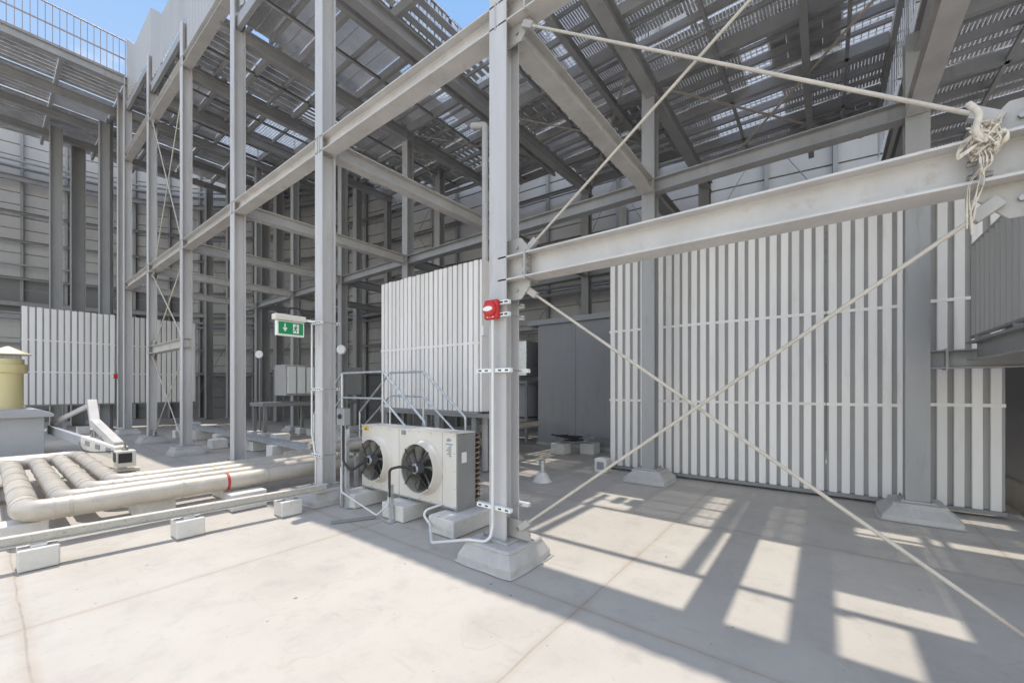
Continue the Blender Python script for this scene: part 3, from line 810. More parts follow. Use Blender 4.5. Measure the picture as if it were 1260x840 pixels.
louvre('louvre_screen', 'widest white slatted screen behind the crossing brace rods, left half', (VS,us_at(1016)), (VS,us_at(808)), 0.08, 4.05, (-1,0), 0.145, 0.096, (1.36,2.71))
louvre('louvre_screen', 'white slatted screen behind the crossing brace rods, right half', (VS,us_at(1119)), (VS,us_at(1017)), 0.08, 4.05, (-1,0), 0.145, 0.096, (1.36,2.71))
louvre('louvre_screen', 'white slatted screen under the stair landing at the right', (VS+0.03,us_at(1238)), (VS+0.03,us_at(1128)), 0.08, 4.12, (-1,0), 0.145, 0.096, (1.38,2.74))
us = lambda px, v: us_at(px, v)
# left, raised on legs
def vs_at(px, u):
    k = (px-630)/500.0
    return (ST*u + k*CT*u)/(CT - k*ST)
UL = 21.6
lw = louvre('louvre_screen', 'pale raised slatted screen behind the yellow vent cowl', (vs_at(26,UL),UL), (vs_at(142,UL),UL), 1.02, 4.38, (0,-1), 0.17, 0.122, (2.15,3.25))
louvre('louvre_screen', 'pale raised slatted screen behind the far braced bay', (vs_at(143,UL)+0.02,UL), (vs_at(241,UL),UL), 1.02, 4.38, (0,-1), 0.17, 0.122, (2.15,3.25))
# centre louvred plant box
VC = 5.5
ua, ub = us_at(590,VC), us_at(470,VC)
lc = louvre('louvre_screen', 'white slatted enclosure standing on legs behind the step-over stair', (VC,ua), (VC,ub), 1.17, 3.93, (-1,0), 0.135, 0.101, (2.42,))
lc['group'] = 'white slatted louvre screens'
MB().box((VC+0.0,ua-0.055,1.17),(VC+0.55,ua-0.005,3.93)).build('end_panel', 'white', lc)
MB().box((VC+0.06,ua,1.2),(VC+0.55,ub,3.9)).build('plant_casing', 'recess', lc)
MB().box((VC-0.0,ua-0.09,2.55),(VC+0.12,ua-0.056,2.72)).build('isolator', 'white', lc)
MB().box((VC-0.05,ua-0.35,1.06),(VC+0.6,ub,1.13)).build('support_frame', 'dsteel', lc)
for vv in (VC+0.05, VC+0.5):
    for uu in (ua+0.15, (ua+ub)/2, ub-0.15):
        MB().isec((vv,uu,0.0),(vv,uu,1.06),0.1,0.1,0.008,0.006,(1,0,0)).build('leg', 'dsteel', lc)

# ------------------------------------------------------------------ dark plant room
pr = thing('plant_room', 'dark blue grey plant room block with a thin flat roof edge', 'building', (10.4, 4, 0))
MB().box((9.6,1.0,0.09),(11.0,6.45,3.36)).build('wall', 'plantroom', pr)
for uu in (5.25, 4.05, 2.85): MB().box((9.596,uu-0.004,0.1),(9.5995,uu+0.004,3.35)).build('panel_joint', 'walldark', pr)
MB().box((9.5,0.9,3.361),(11.1,6.75,3.50)).build('roof', 'bigplinth', pr)
MB().box((9.57,0.97,0.0),(11.03,6.48,0.089)).build('kerb', 'plinth', pr)
# equipment left of the plant room
ah = thing('air_handler', 'grey metal air handler on a steel frame beside the plant room', 'air handler', (9.9, 7.2, 0))
MB().box((9.45,6.75,1.95),(10.4,8.1,2.95)).build('upper_casing', 'galv', ah, 0.01)
MB().box((9.55,6.8,0.75),(10.4,8.0,1.7)).build('lower_casing', 'bigplinth', ah, 0.01)
MB().box((9.4,6.7,1.72),(10.45,8.2,1.80)).build('shelf', 'dsteel', ah)
MB().box((9.4,6.7,0.64),(10.45,8.2,0.72)).build('shelf', 'dsteel', ah)
for vv in (9.45, 10.38):
    for uu in (6.75, 8.12):
        MB().bar((vv,uu,0),(vv,uu,1.72),0.07,0.07,(1,0,0)).build('leg', 'dsteel', ah)

# ------------------------------------------------------------------ louvre duct unit and frame far behind the exit sign
du_ = thing('duct_unit', 'small grey duct unit with white louvred mouth on a steel table', 'duct unit', (6.6, 14.6, 0))
p0 = V((5.75, 14.1, 0))
MB().box((5.9,13.7,1.35),(8.6,14.5,2.35)).build('casing', 'wall', du_, 0.01)
m = MB()
for i in range(3):
    m.box((5.95+i*0.30,13.63,1.42),(5.95+i*0.30+0.24,13.68,2.28))
m.build('louvre', 'signwhite', du_)
MB().box((5.2,13.6,1.02),(8.4,14.6,1.14)).build('table_frame', 'dsteel', du_)
for vv in (5.3, 6.8, 8.2):
    for uu in (13.7, 14.5):
        MB().bar((vv,uu,0.22),(vv,uu,1.02),0.09,0.09,(1,0,0)).build('leg', 'dsteel', du_)
def cblock(v, u, sv, su, h, label, group='concrete support blocks', z=0.0, m='block'):
    o = MB().box((v-sv/2,u-su/2,z),(v+sv/2,u+su/2,z+h)).build('concrete_block', m, None, 0.012)
    return tag(o, label, 'concrete block', group)
for k, (vv, uu) in enumerate(((5.3,13.7),(6.8,13.7),(8.2,13.7),(5.3,14.5),(6.8,14.5),(8.2,14.5))):
    cblock(vv, uu, 0.34, 0.34, 0.22, f'pale block under the duct unit table, {["front left","front middle","front right","rear left","rear middle","rear right"][k]} leg')

# ------------------------------------------------------------------ condenser unit
ac = thing('condenser_unit', 'cream twin fan condenser unit on white blocks behind the alarm column', 'condenser', (3.4, 4.2, 0.2))
AV, A0, A1, AZ0, AZ1 = 3.26, 3.30, 5.18, 0.22, 1.08
FY = ((4.80, 0.275), (3.86, 0.29)); FZ = 0.64
body = MB()
# front plate with two round openings
import itertools
def holed_plate(m, v, y0, y1, z0, z1, holes, seg=48):
    bm = bmesh.new()
    vs = [bm.verts.new((v,y,z)) for y, z in ((y0,z0),(y1,z0),(y1,z1),(y0,z1))]
    ed = [bm.edges.new((vs[i], vs[(i+1)%4])) for i in range(4)]
    for (cy, cz, r) in holes:
        ring = [bm.verts.new((v, cy+r*math.cos(2*math.pi*i/seg), cz+r*math.sin(2*math.pi*i/seg))) for i in range(seg)]
        ed += [bm.edges.new((ring[i], ring[(i+1)%seg])) for i in range(seg)]
    bmesh.ops.triangle_fill(bm, edges=ed, use_beauty=True)
    bm.verts.ensure_lookup_table(); idx = {vv: i for i, vv in enumerate(bm.verts)}
    m.add([tuple(vv.co) for vv in bm.verts], [tuple(idx[vv] for vv in f.verts) for f in bm.faces]); bm.free()
holed_plate(body, AV, A0, A1, AZ0, AZ1, [(y, FZ, r) for y, r in FY])
D = 0.30
body.add([(AV,A0,AZ0),(AV+D,A0,AZ0),(AV+D,A1,AZ0),(AV,A1,AZ0),(AV,A0,AZ1),(AV+D,A0,AZ1),(AV+D,A1,AZ1),(AV,A1,AZ1)], [(0,1,2,3),(4,5,6,7),(2,3,7,6)])
body.build('casing', 'acbody', ac)
MB().box((AV+0.004,A0-0.012,AZ0+0.01),(AV+D,A0-0.001,AZ1-0.012)).build('end_panel', 'acgrey', ac)
MB().box((AV+D+0.002,A0+0.02,AZ0+0.02),(AV+D+0.08,A1-0.02,AZ1-0.03)).build('coil', 'black', ac)
m = MB()
for i in range(13):
    zz = AZ0+0.06+i*0.061
    m.tube([(AV+D+0.01,A0+0.02,zz),(AV+D+0.01,A0-0.03,zz),(AV+D+0.035,A0-0.045,zz+0.014),(AV+D+0.06,A0-0.03,zz+0.028),(AV+D+0.06,A0+0.02,zz+0.028)], 0.009, 8)
m.build('return_bends', 'copper', ac)
for y, r in FY:
    MB().lathe((AV,y,FZ), [(r+0.045,0.0),(r+0.02,0.045),(r+0.008,0.11),(r-0.006,0.11),(r-0.008,-0.10)], (-1,0,0), 48).build('fan_shroud', 'acbody', ac)
    fan = MB(); nb = 7
    MB().lathe((AV+0.16,y,FZ), [(0,0),(r+0.03,0)], (-1,0,0), 32).build('fan_well', 'dark', ac)
    for i in range(nb):
        a0 = 2*math.pi*i/nb + 0.3
        rows = []
        for k in range(6):
            rr = 0.06 + (r-0.075)*k/5
            wd = 0.28 + 0.22*k/5
            sweep = 0.28*(k/5)
            row = []
            for s_ in (-1, -0.3, 0.4, 1):
                aa = a0 + sweep + s_*wd*0.55
                dep = 0.035*s_ - 0.012*(1-s_*s_)
                row.append((AV-0.03+dep, y+rr*math.cos(aa), FZ+rr*math.sin(aa)))
            rows.append(row)
        vs = [p for r_ in rows for p in r_]
        fan.add(vs, [(k*4+j,k*4+j+1,k*4+5+j,k*4+4+j) for k in range(5) for j in range(3)], True)
    fo = fan.build('fan_blades', 'blade', ac)
    sol = fo.modifiers.new('solid', 'SOLIDIFY'); sol.thickness = 0.006
    MB().lathe((AV-0.11,y,FZ), [(0,0.055),(0.05,0.05),(0.065,0.03),(0.065,-0.06),(0.05,-0.08),(0,-0.08)], (-1,0,0), 24).build('fan_motor', 'acgrey', ac)
    gm = MB()
    for rr in [0.055+0.0165*i for i in range(int((r-0.05)/0.0165)+1)]:
        gm.tube([(AV-0.118-0.02*(1-(rr/r)**2), y+rr*math.cos(2*math.pi*i/40), FZ+rr*math.sin(2*math.pi*i/40)) for i in range(41)], 0.0022, 4, False)
    for i in range(4):
        a = math.pi/4 + i*math.pi/2
        gm.tube([(AV-0.142,y+0.05*math.cos(a),FZ+0.05*math.sin(a)),(AV-0.128,y+r*0.6*math.cos(a),FZ+r*0.6*math.sin(a)),(AV-0.115,y+(r+0.012)*math.cos(a),FZ+(r+0.012)*math.sin(a))], 0.0075, 6)
    gm.build('fan_guard', 'black', ac)
    cb = MB()
    cb.box((AV-0.185,y-0.05,FZ-0.03),(AV-0.166,y+0.06,FZ+0.04))
    cb.build('terminal_box', 'black', ac)
for (y_, z_) in [(A0+0.03+i*(A1-A0-0.06)/9, zz) for i in range(10) for zz in (AZ0+0.025, AZ1-0.025)] + [(yy, AZ0+0.025+(AZ1-AZ0-0.05)*j/4) for yy in (A0+0.03, A1-0.03) for j in (1,2,3)]:
    MB().lathe((AV,y_,z_), [(0.007,0),(0.006,0.003),(0,0.004)], (-1,0,0), 8, False).build('screw', 'bolt', ac)
for y_ in (3.53, 4.34):
    MB().box((AV-0.0012,y_-0.0025,AZ0+0.004),(AV-0.0002,y_+0.0025,AZ1-0.004)).build('panel_joint', 'greylabel', ac)
MB().box((AV-0.012,A0-0.004,AZ1-0.006),(AV+D+0.004,A1+0.004,AZ1+0.004)).build('top_lid', 'acbody', ac)
MB().box((AV-0.008,A0-0.002,AZ0-0.002),(AV+D,A1+0.002,AZ0+0.012)).build('drip_lip', 'acgrey', ac)
# labels on the casing
MB().box((AV-0.003,5.02,AZ1-0.075),(AV-0.0005,5.13,AZ1-0.02)).build('warning_label', 'yellowlabel', ac)
MB().poly([(AV-0.005,5.10,AZ1-0.065),(AV-0.005,5.06,AZ1-0.065),(AV-0.005,5.08,AZ1-0.03)], (0.0018,0,0)).build('warning_triangle', 'black', ac)
MB().box((AV-0.003,4.20,AZ1-0.075),(AV-0.0005,4.29,AZ1-0.02)).build('rating_plate', 'greylabel', ac)
lg = MB()
for i in range(5):
    a = R(20+i*32); c0 = V((AV-0.003,3.42,AZ1-0.10))
    lg.bar(c0 + V((0,0.012*math.cos(a),0.012*math.sin(a))), c0 + V((0,0.05*math.cos(a),0.045*math.sin(a))), 0.004, 0.007, (1,0,0))
lg.build('maker_mark', 'greylabel', ac)
MB().box((AV-0.003,3.36,AZ1-0.135),(AV-0.0005,3.47,AZ1-0.122)).build('maker_stripe', 'bluelabel', ac)
lg = MB()
for i in range(6):
    lg.box((AV-0.003,3.385,AZ1-0.16-0.022*i),(AV-0.0005,3.40+0.045*((i*37)%5)/4+0.02,AZ1-0.148-0.022*i))
lg.build('maker_text', 'greylabel', ac)
MB().box((AV+0.07,A0-0.0145,AZ0+0.52),(AV+0.15,A0-0.0125,AZ0+0.64)).build('data_plate', 'signwhite', ac)
for i, (y) in enumerate((3.33, 4.15, 5.08)):
    MB().box((AV+0.02,y-0.03,0.19),(AV+0.34,y+0.03,0.219)).build('foot', 'acgrey', ac)
cblock(3.42, 3.30, 0.80, 0.40, 0.19, 'long white block under the right end of the condenser')
cblock(3.42, 4.16, 0.80, 0.42, 0.19, 'long white block under the middle of the condenser')
cblock(3.38, 5.10, 0.80, 0.36, 0.19, 'long white block under the left end of the condenser')

# isolator post left of condenser
ip = thing('isolator_post', 'twin channel post with small grey isolator box left of the condenser', 'post', (2.98, 5.13, 0))
MB().chan((2.96,5.15,0),(2.96,5.15,1.16),0.045,0.045,0.005,(1,0,0)).build('channel', 'galv', ip)
MB().chan((2.96,5.06,0),(2.96,5.06,1.05),0.045,0.045,0.005,(1,0,0)).build('channel', 'galv', ip)
MB().box((2.89,5.02,1.10),(2.985,5.20,1.33)).build('isolator_box', 'acgrey', ip, 0.008)
MB().lathe((2.888,5.11,1.22), [(0.035,0),(0.03,0.02),(0,0.02)], (-1,0,0), 16).build('switch_knob', 'black', ip)
MB().box((2.93,4.98,0.0),(3.05,5.22,0.008)).build('base_plate', 'galv', ip)
pts = rounded([(2.93,5.10,1.10),(2.93,5.10,0.62),(2.95,4.95,0.50),(3.13,4.83,0.66)], 0.07)
tag(MB().tube(pts, 0.018, 10).build('flexible_conduit', 'black'), 'black flexible conduit looping from the isolator post to the left fan', 'conduit')
cp = thing('conduit_post', 'short channel stand holding a bent cable in front of the condenser', 'post', (2.98, 4.12, 0))
MB().chan((2.98,4.12,0),(2.98,4.12,0.44),0.04,0.04,0.004,(1,0,0)).build('channel', 'galv', cp)
MB().box((2.92,4.06,0),(3.04,4.18,0.008)).build('base_plate', 'galv', cp)
pts = rounded([(2.955,4.12,0.30),(2.955,4.12,0.63),(2.99,3.98,0.67),(3.12,3.88,0.64)], 0.06)
MB().tube(pts, 0.016, 10).build('bent_cable', 'black', cp)
pts = rounded([(2.90,5.10,0.55),(2.90,5.10,0.22),(2.90,4.30,0.06),(2.95,4.14,0.20),(2.95,4.12,0.40)], 0.05)
tag(MB().tube(pts, 0.011, 8).build('conduit', 'conduit'), 'thin white conduit running low between the two condenser posts', 'conduit')

# ------------------------------------------------------------------ step-over stair behind the condenser
so_ = thing('step_over', 'galvanised step-over platform with tube handrails behind the condenser', 'step-over stair', (5.0, 6.6, 0))
sv0, sv1 = 4.05, 4.85
ya, yb = 6.05, 7.35
sl_ = 0.95
zp = 0.72
def px_u(px, v): return us_at(px, v)
for v, uL, uR in ((4.05, px_u(421,4.05), px_u(471,4.05)), (4.85, px_u(480,4.85), px_u(521,4.85))):
    zt, zm = 1.62, 1.10
    zt = 1.6 + (477-457)/500*(ST*v + CT*uR)
    dz = 0.78
    dn = uR - 1.05; up_ = uL + 1.05
    MB().tube(rounded([(v,up_,zt-dz-0.02),(v,uL,zt),(v,uR,zt),(v,dn,zt-dz),(v,dn,0.05)], 0.06), 0.021, 10).build('handrail', 'galv', so_)
    MB().tube(rounded([(v,up_,zt-dz-0.42),(v,uL,zt-0.45),(v,uR,zt-0.45),(v,dn,zt-dz-0.42)], 0.06), 0.019, 10).build('knee_rail', 'galv', so_)
    for uu in (uL, uR):
        MB().tube([(v,uu,0.02),(v,uu,zt-0.01)], 0.021, 10).build('rail_post', 'galv', so_)
    MB().tube([(v,up_,0.02),(v,up_,zt-dz)], 0.021, 10).build('rail_post', 'galv', so_)
    MB().bar((v,up_,0.05),(v,uL,0.66),0.012,0.14).build('stringer', 'galv', so_)
    MB().bar((v,dn,0.05),(v,uR,0.66),0.012,0.14).build('stringer', 'galv', so_)
uL, uR = px_u(421,4.05), px_u(471,4.05)
MB().box((4.07,uR-0.6,0.62),(4.83,uL,0.66)).build('platform', 'galv', so_)
for i in range(3):
    MB().box((4.07,uR-0.55-0.22*(i+1),0.62-0.18*(i+1)),(4.83,uR-0.32-0.22*(i+1),0.65-0.18*(i+1))).build('tread', 'galv', so_)

# ------------------------------------------------------------------ insulated pipes (expansion loop at the left)
PR = 0.100
PNAME = ['nearest','second nearest','third','farthest']
for i, (vv, uu, ue) in enumerate(((0.26,6.36,10.3),(0.54,6.74,10.45),(0.80,7.10,10.62),(1.06,7.46,10.85))):
    z = 0.348 if i == 0 else 0.35
    r = PR + 0.01 if i < 1 else PR
    t = thing('insulated_pipe', f'clad insulated pipe of the roof loop, {PNAME[i]} run to the camera', 'pipe', (vv, uu, z), 'insulated pipes of the roof loop')
    pts = rounded([(-2.6,ue,z),(vv,ue,z),(vv,uu,z),(8.6 if i else 8.2,uu-0.12,z)], 0.17)
    MB().tube(pts, r, 22).build('cladding', 'pipe', t)
    # cladding laps
    lb = [(0,1,0), (1,0,0)]
    for (cx_, cy_, ax_) in ((vv,uu+0.18,(0,1,0)),(vv+0.18,uu,(1,0,0)),(vv,ue-0.18,(0,1,0)),(vv-0.18,ue,(1,0,0))):
        MB().lathe((cx_,cy_,z), [(r+0.0,-0.010),(r+0.006,-0.008),(r+0.006,0.008),(r,0.010)], ax_, 22).build('elbow_band', 'pipe', t)
    y = uu+0.40
    LP = [(r+0.0,-0.014),(r+0.005,-0.012),(r+0.005,0.012),(r,0.014)]
    while y < ue-0.2:
        MB().lathe((vv,y,z), LP, (0,1,0), 22).build('lap_band', 'pipe', t); y += 0.62
    xx = vv+0.30
    while xx < 8.0:
        MB().lathe((xx,uu - 0.12*(xx-vv)/(8.4-vv),z), LP, (1,0,0), 22).build('lap_band', 'pipe', t); xx += 0.95
    s_ = uu - 0.12*(1.95-vv)/(8.4-vv)
    if i: continue
    hb = 0.016
    MB().lathe((1.98-0.02*i,s_,z), [(r+0.001,-hb),(r+0.004,-hb),(r+0.004,hb),(r+0.001,hb)], (1,0,0), 22).build('marker_band', 'redtape', t)
# supports under the pipes
def strutbar(v0, v1, u, z, label):
    o = MB().chan((v0,u,z),(v1,u,z),0.04,0.04,0.004,(0,0,1)).build('support_bar', 'galv'); return tag(o, label, 'support bar', 'bars carrying the pipes')
cblock(0.24, 6.62, 0.36, 0.30, 0.215, 'white block under the corner of the nearest insulated pipe')
cblock(-0.05, 9.1, 0.34, 0.34, 0.235, 'white block under the pipes at the left edge of view')
cblock(1.05, 9.1, 0.34, 0.34, 0.235, 'white block under the far side of the pipe loop')
o = MB().box((-0.2,9.06,0.236),(1.25,9.14,0.249)).build('support_bar', 'galv'); tag(o, 'flat bar lying across blocks beneath the long pipe loop', 'support bar')
cblock(1.30, 6.75, 0.34, 0.62, 0.225, 'long white block under the pipe runs left of the red bands')
cblock(2.15, 6.20, 0.42, 0.34, 0.22, 'white block under the nearest pipe just right of its red band')
cblock(2.25, 7.0, 0.34, 0.5, 0.225, 'white block under the rear pipe runs near the exit sign column')
cblock(4.6, 6.5, 0.34, 0.9, 0.225, 'white block under the pipes near the step-over stair')
cblock(2.05, 8.5, 0.4, 0.5, 0.24, 'pale block standing behind the pipe runs by the third column')
# cross pipes / small bore lines next to the pipe bridge
for i, (zz, uu, rr) in enumerate(((0.62,6.3,0.075),(0.62,6.9,0.065),(0.38,7.8,0.06))):
    o = MB().tube([(3.35,uu,zz),(9.2,uu-0.1,zz)], rr, 14).build('insulated_pipe', 'pipe')
    tag(o, ['raised insulated pipe passing just behind the condenser','raised insulated pipe under the step-over platform','low insulated pipe furthest behind the condenser'][i], 'pipe', 'insulated pipes behind the condenser')
for i, vv in enumerate((3.7,5.9,7.6)):
    st = thing('pipe_stand', f'small steel stand carrying pipes behind the condenser, {ORD[i]} from the left', 'pipe stand', (vv,6.6,0), 'pipe stands behind the condenser')
    for uu in (6.05, 7.15): MB().bar((vv,uu,0),(vv,uu,0.54),0.05,0.05,(1,0,0)).build('leg', 'galv', st)
    MB().bar((vv,5.95,0.52),(vv,7.25,0.52),0.05,0.04).build('crossbar', 'galv', st)

# ------------------------------------------------------------------ low scuffed rail in front of the pipes
rt = thing('cable_rail', 'low scuffed white steel rail running on blocks in front of the pipes', 'rail', (1.0, 5.5, 0.26))
m = MB()
ra, rb = V((-1.4,5.80,0.255)), V((2.85,5.36,0.255))
m.ext(ra, rb, [(-0.04,-0.045),(0.04,-0.045),(0.04,-0.038),(-0.033,-0.038),(-0.033,0.038),(0.04,0.038),(0.04,0.045),(-0.04,0.045)], (0,0,1))
m.build('channel', 'scuff', rt)
for i, (vv, lab) in enumerate(((0.30,'white block under the low rail at the left edge'),(1.36,'white block under the low rail below the pipe joint'),(2.36,'white block under the right end of the low rail'))):
    uu = 5.80 + (5.36-5.80)*(vv+1.4)/4.25
    cblock(vv, uu, 0.25, 0.24, 0.185, lab)
    br = MB(); br.box((vv-0.05,uu-0.055,0.186),(vv+0.05,uu+0.055,0.209)); br.build('foot_bracket', 'galv', rt)
m = MB()
for k, du in enumerate((0.0,0.055)):
    m.bar((2.95,5.0+du,0.03),(2.2,3.95+du,0.03),0.03,0.02)
tag(MB().bar((2.50,4.62,0.012),(2.95,4.38,0.012),0.05,0.02).build('loose_batten', 'dsteel'), 'short flat batten lying on the floor in the shade edge', 'batten')

# ------------------------------------------------------------------ big upstand with yellow vent cowl
us_ = thing('roof_upstand', 'blue grey roof upstand with an overhanging slab at the left edge', 'upstand', (-0.2, 15.0, 0))
MB().box((-2.6,14.35,0),(0.86,15.7,0.93)).build('body', 'bigplinth', us_, 0.01)
m = MB(); m.poly([(-2.8,14.2,0.931),(1.0,14.2,0.931),(1.0,14.2,1.0),(0.72,14.2,1.12),(-2.8,14.2,1.12)], (0,1.65,0)); m.build('slab', 'bigplinth', us_, 0.01)
vc = thing('vent_cowl', 'yellow cylindrical vent with a pale conical rain cap', 'vent', (0.34, 14.85, 1.12))
c = (0.34, 14.85, 1.12)
MB().lathe(c, [(0.27,0),(0.27,0.05),(0.232,0.06),(0.232,0.88),(0.24,0.89)], (0,0,1), 36).build('tube', 'yellow', vc)
MB().lathe(c, [(0.232,0.80),(0.285,0.83),(0.295,0.85),(0.295,1.00),(0.285,1.02),(0.245,1.03),(0.245,1.14),(0.0,1.14)], (0,0,1), 36).build('collar', 'yellow', vc)
MB().lathe(c, [(0.0,1.44),(0.03,1.43),(0.36,1.255),(0.365,1.235),(0.30,1.23),(0,1.25)], (0,0,1), 36).build('rain_cap', 'cowlcap', vc)
for i in range(4):
    a = i*math.pi/2 + 0.5
    MB().bar((c[0]+0.18*math.cos(a),c[1]+0.18*math.sin(a),c[2]+1.14),(c[0]+0.18*math.cos(a),c[1]+0.18*math.sin(a),c[2]+1.25),0.03,0.01,(1,0,0)).build('strut', 'cowlcap', vc)

# ------------------------------------------------------------------ outrigger / davit
dv = thing('davit', 'pale steel davit outrigger with bent arm lying beside the upstand', 'davit', (1.5, 11, 0))
P = lambda px, py, f: V((CT*((px-630)/500*f) + ST*f, -ST*((px-630)/500*f) + CT*f, 1.6 - (py-477)/500*f))
pa = P(62,528,9.9); pb = P(110,545,8.5); pc = P(113,494,8.9); pd = P(117,520,8.6); pe = P(146,548,8.0); pf = P(64,524,9.9)
MB().bar(pa, pb, 0.10, 0.20).build('base_beam', 'bigplinth', dv, 0.006)
MB().bar(pf + V((0,0,0.06)), pc + V((0,0,-0.05)), 0.06, 0.09).build('back_stay', 'steel', dv, 0.006)
MB().bar(pc, pd + V((0,0,-0.05)), 0.15, 0.15, (1,0,0)).build('mast', 'beam', dv, 0.008)
MB().bar(pd, pe, 0.15, 0.15).build('arm', 'beam', dv, 0.008)
q = P(107,543,8.5); q2 = P(150,557,7.9)
MB().bar(q, q2, 0.20, 0.25).build('gear_casing', 'cream', dv, 0.01)
dd = (q2-q).normalized(); nn_ = dd.cross(V((0,0,1)))
for t_ in (0.15, 0.45, 0.75):
    MB().bar(q + (q2-q)*t_ + nn_*0.104 + V((0,0,0.02)), q + (q2-q)*(t_+0.13) + nn_*0.104 + V((0,0,0.02)), 0.008, 0.10).build('cover_plate', 'acgrey', dv)
    MB().lathe(q + (q2-q)*t_ + V((0,0,0.125)), [(0.02,0),(0.02,0.05),(0.011,0.052),(0.011,0.10),(0,0.10)], (0,0,1), 8, False).build('clamp_bolt', 'bolt', dv)
MB().tube(spline_pts([q + nn_*0.12, q + (q2-q)*0.3 + nn_*0.16 + V((0,0,-0.12)), q2 + nn_*0.12 + V((0,0,0.05))]), 0.012, 6).build('cable', 'black', dv)
g1 = P(152,563,7.75)
MB().box(g1+V((-0.12,-0.12,-0.16)), g1+V((0.16,0.14,0.14))).build('motor_box', 'cream', dv, 0.01)
MB().box(g1+V((-0.09,-0.135,-0.08)), g1+V((0.10,-0.121,0.10))).build('guard_cover', 'black', dv)
MB().box(g1+V((-0.134,-0.09,-0.06)), g1+V((-0.121,0.10,0.11))).build('guard_cover', 'black', dv)
MB().lathe(g1+V((0.02,0.01,0.14)), [(0.05,0),(0.05,0.05),(0.02,0.055),(0.02,0.12),(0,0.12)], (0,0,1), 14).build('spindle', 'bolt', dv)
for k in range(3):
    b_ = P(116+k*7,541+k,8.4)
    MB().lathe(b_+V((0,0,0.06)), [(0.018,0),(0.018,0.12),(0,0.12)], (0,0,1), 8, False).build('stud', 'bolt', dv)
f0 = P(150,566,7.8)
MB().bar((f0.x,f0.y,0.06),(f0.x,f0.y,f0.z+0.05),0.12,0.12,(1,0,0)).build('foot', 'cream', dv)
MB().bar((f0.x-0.35,f0.y+0.05,0.03),(f0.x+0.25,f0.y-0.05,0.03),0.16,0.05).build('foot_bar', 'cream', dv)

# ------------------------------------------------------------------ bits of clutter on the far left floor
for k, (px, py, s, lab) in enumerate(((102,533,0.30,'small white block standing under the left louvre screen'),(222,538,0.34,'white block between the two braced columns'),
        (240,526,0.30,'small white block near the end of the left louvre screen'),(300,545,0.40,'white block left of the fourth column foot'),
        (318,553,0.42,'pale block right of the fourth column foot'),(345,543,0.40,'pale flat block in front of the duct unit'),(268,551,0.36,'pale block behind the pipe run between columns'))):
    f = 500*1.6/(py-477); p = CV((px-630)/500*f, f)
    cblock(p.x, p.y, s, s, 0.24, lab)
tr_ = thing('cable_tray', 'low grey cable tray on the floor behind the front row columns', 'cable tray', (3.9, 12, 0.2))
MB().bar((4.2,7.6,0.30),(4.2,17.6,0.30),0.30,0.012).build('tray_bed', 'galv', tr_)
for s in (-0.15,0.15): MB().bar((4.2+s,7.6,0.335),(4.2+s,17.6,0.335),0.008,0.07).build('tray_side', 'galv', tr_)
for k, uu in enumerate((8.2,10.0,11.8,13.6,15.4,17.2)):
    cblock(4.2, uu, 0.5, 0.32, 0.29, f'white block under the floor cable tray, {ORD[k]} from the near end', 'blocks under the floor cable tray')
# discs
for px, py, f, lab in ((319,436,15.0,'round white disc on a thin pole in front of the wall curve'),(420,430,12.6,'round white disc on a thin pole right of the exit sign')):
    p = P(px,py,f); t = thing('disc_beacon', lab, 'beacon', (p.x,p.y,0), 'round white discs on poles')
    MB().lathe((p.x,p.y,p.z), [(0,0.04),(0.12,0.035),(0.145,0.015),(0.145,-0.02),(0,-0.03)], (-ST,-CT,0), 24).build('disc', 'signwhite', t)
    MB().tube([(p.x+0.05,p.y+0.06,0),(p.x+0.05,p.y+0.06,p.z+0.05)], 0.028, 8).build('pole', 'dsteel', t)

# ------------------------------------------------------------------ exit sign
es = thing('exit_sign', 'green emergency exit sign with down arrow and running man', 'exit sign', (2.57, 5.9, 2.3))
EV0, EV1, EU = 2.395, 2.765, 5.86
MB().box((EV0,EU-0.03,2.40-0.09),(EV1,EU+0.03,2.40+0.115)).build('diffuser', 'signwhite', es, 0.01)
MB().box((EV0-0.03,EU-0.06,2.518),(EV1+0.015,EU+0.06,2.60)).build('housing', 'cream', es, 0.015)
MB().box((EV0+0.025,EU-0.034,2.335),(EV1-0.02,EU-0.0305,2.500)).build('green_face', 'green', es)
def face(m_, pts, lay, name, parent):
    MB().poly([(EV0+0.025+a*0.87, EU-0.035-0.0015*lay, 2.335+b) for a, b in pts], (0,0.001,0)).build(name, m_, parent)
face('signwhite', [(0.085,0.14),(0.105,0.14),(0.105,0.085),(0.132,0.085),(0.095,0.03),(0.058,0.085),(0.085,0.085)], 1, 'arrow', es)
face('signwhite', [(0.215,0.02),(0.305,0.02),(0.305,0.145),(0.215,0.145)], 1, 'door', es)
man = MB()
def fp(a, b): return (EV0+0.025+a*0.87, EU-0.0385, 2.335+b)
def limb(a, b, w): man.bar(fp(*a), fp(*b), 0.001, w, (0,0,1)) if abs(a[0]-b[0]) > 1e-4 else man.bar(fp(*a), fp(*b), w, 0.001, (0,1,0))
man.poly([fp(0.262+0.011*math.cos(i*math.pi/5), 0.128+0.011*math.sin(i*math.pi/5)) for i in range(10)], (0,0.001,0))
for a, b, w in (((0.265,0.113),(0.250,0.075),0.020),((0.262,0.108),(0.285,0.092),0.009),((0.262,0.108),(0.234,0.100),0.009),((0.234,0.100),(0.226,0.082),0.008),
                ((0.252,0.078),(0.272,0.058),0.011),((0.272,0.058),(0.268,0.030),0.010),((0.250,0.078),(0.240,0.052),0.011),((0.240,0.052),(0.218,0.046),0.010)):
    limb(a, b, w)
man.build('running_man', 'green', es)
MB().bar((EV1-0.02,EU+0.0,2.555),(2.905,EU-0.06,2.545),0.03,0.03).build('bracket_arm', 'signwhite', es)
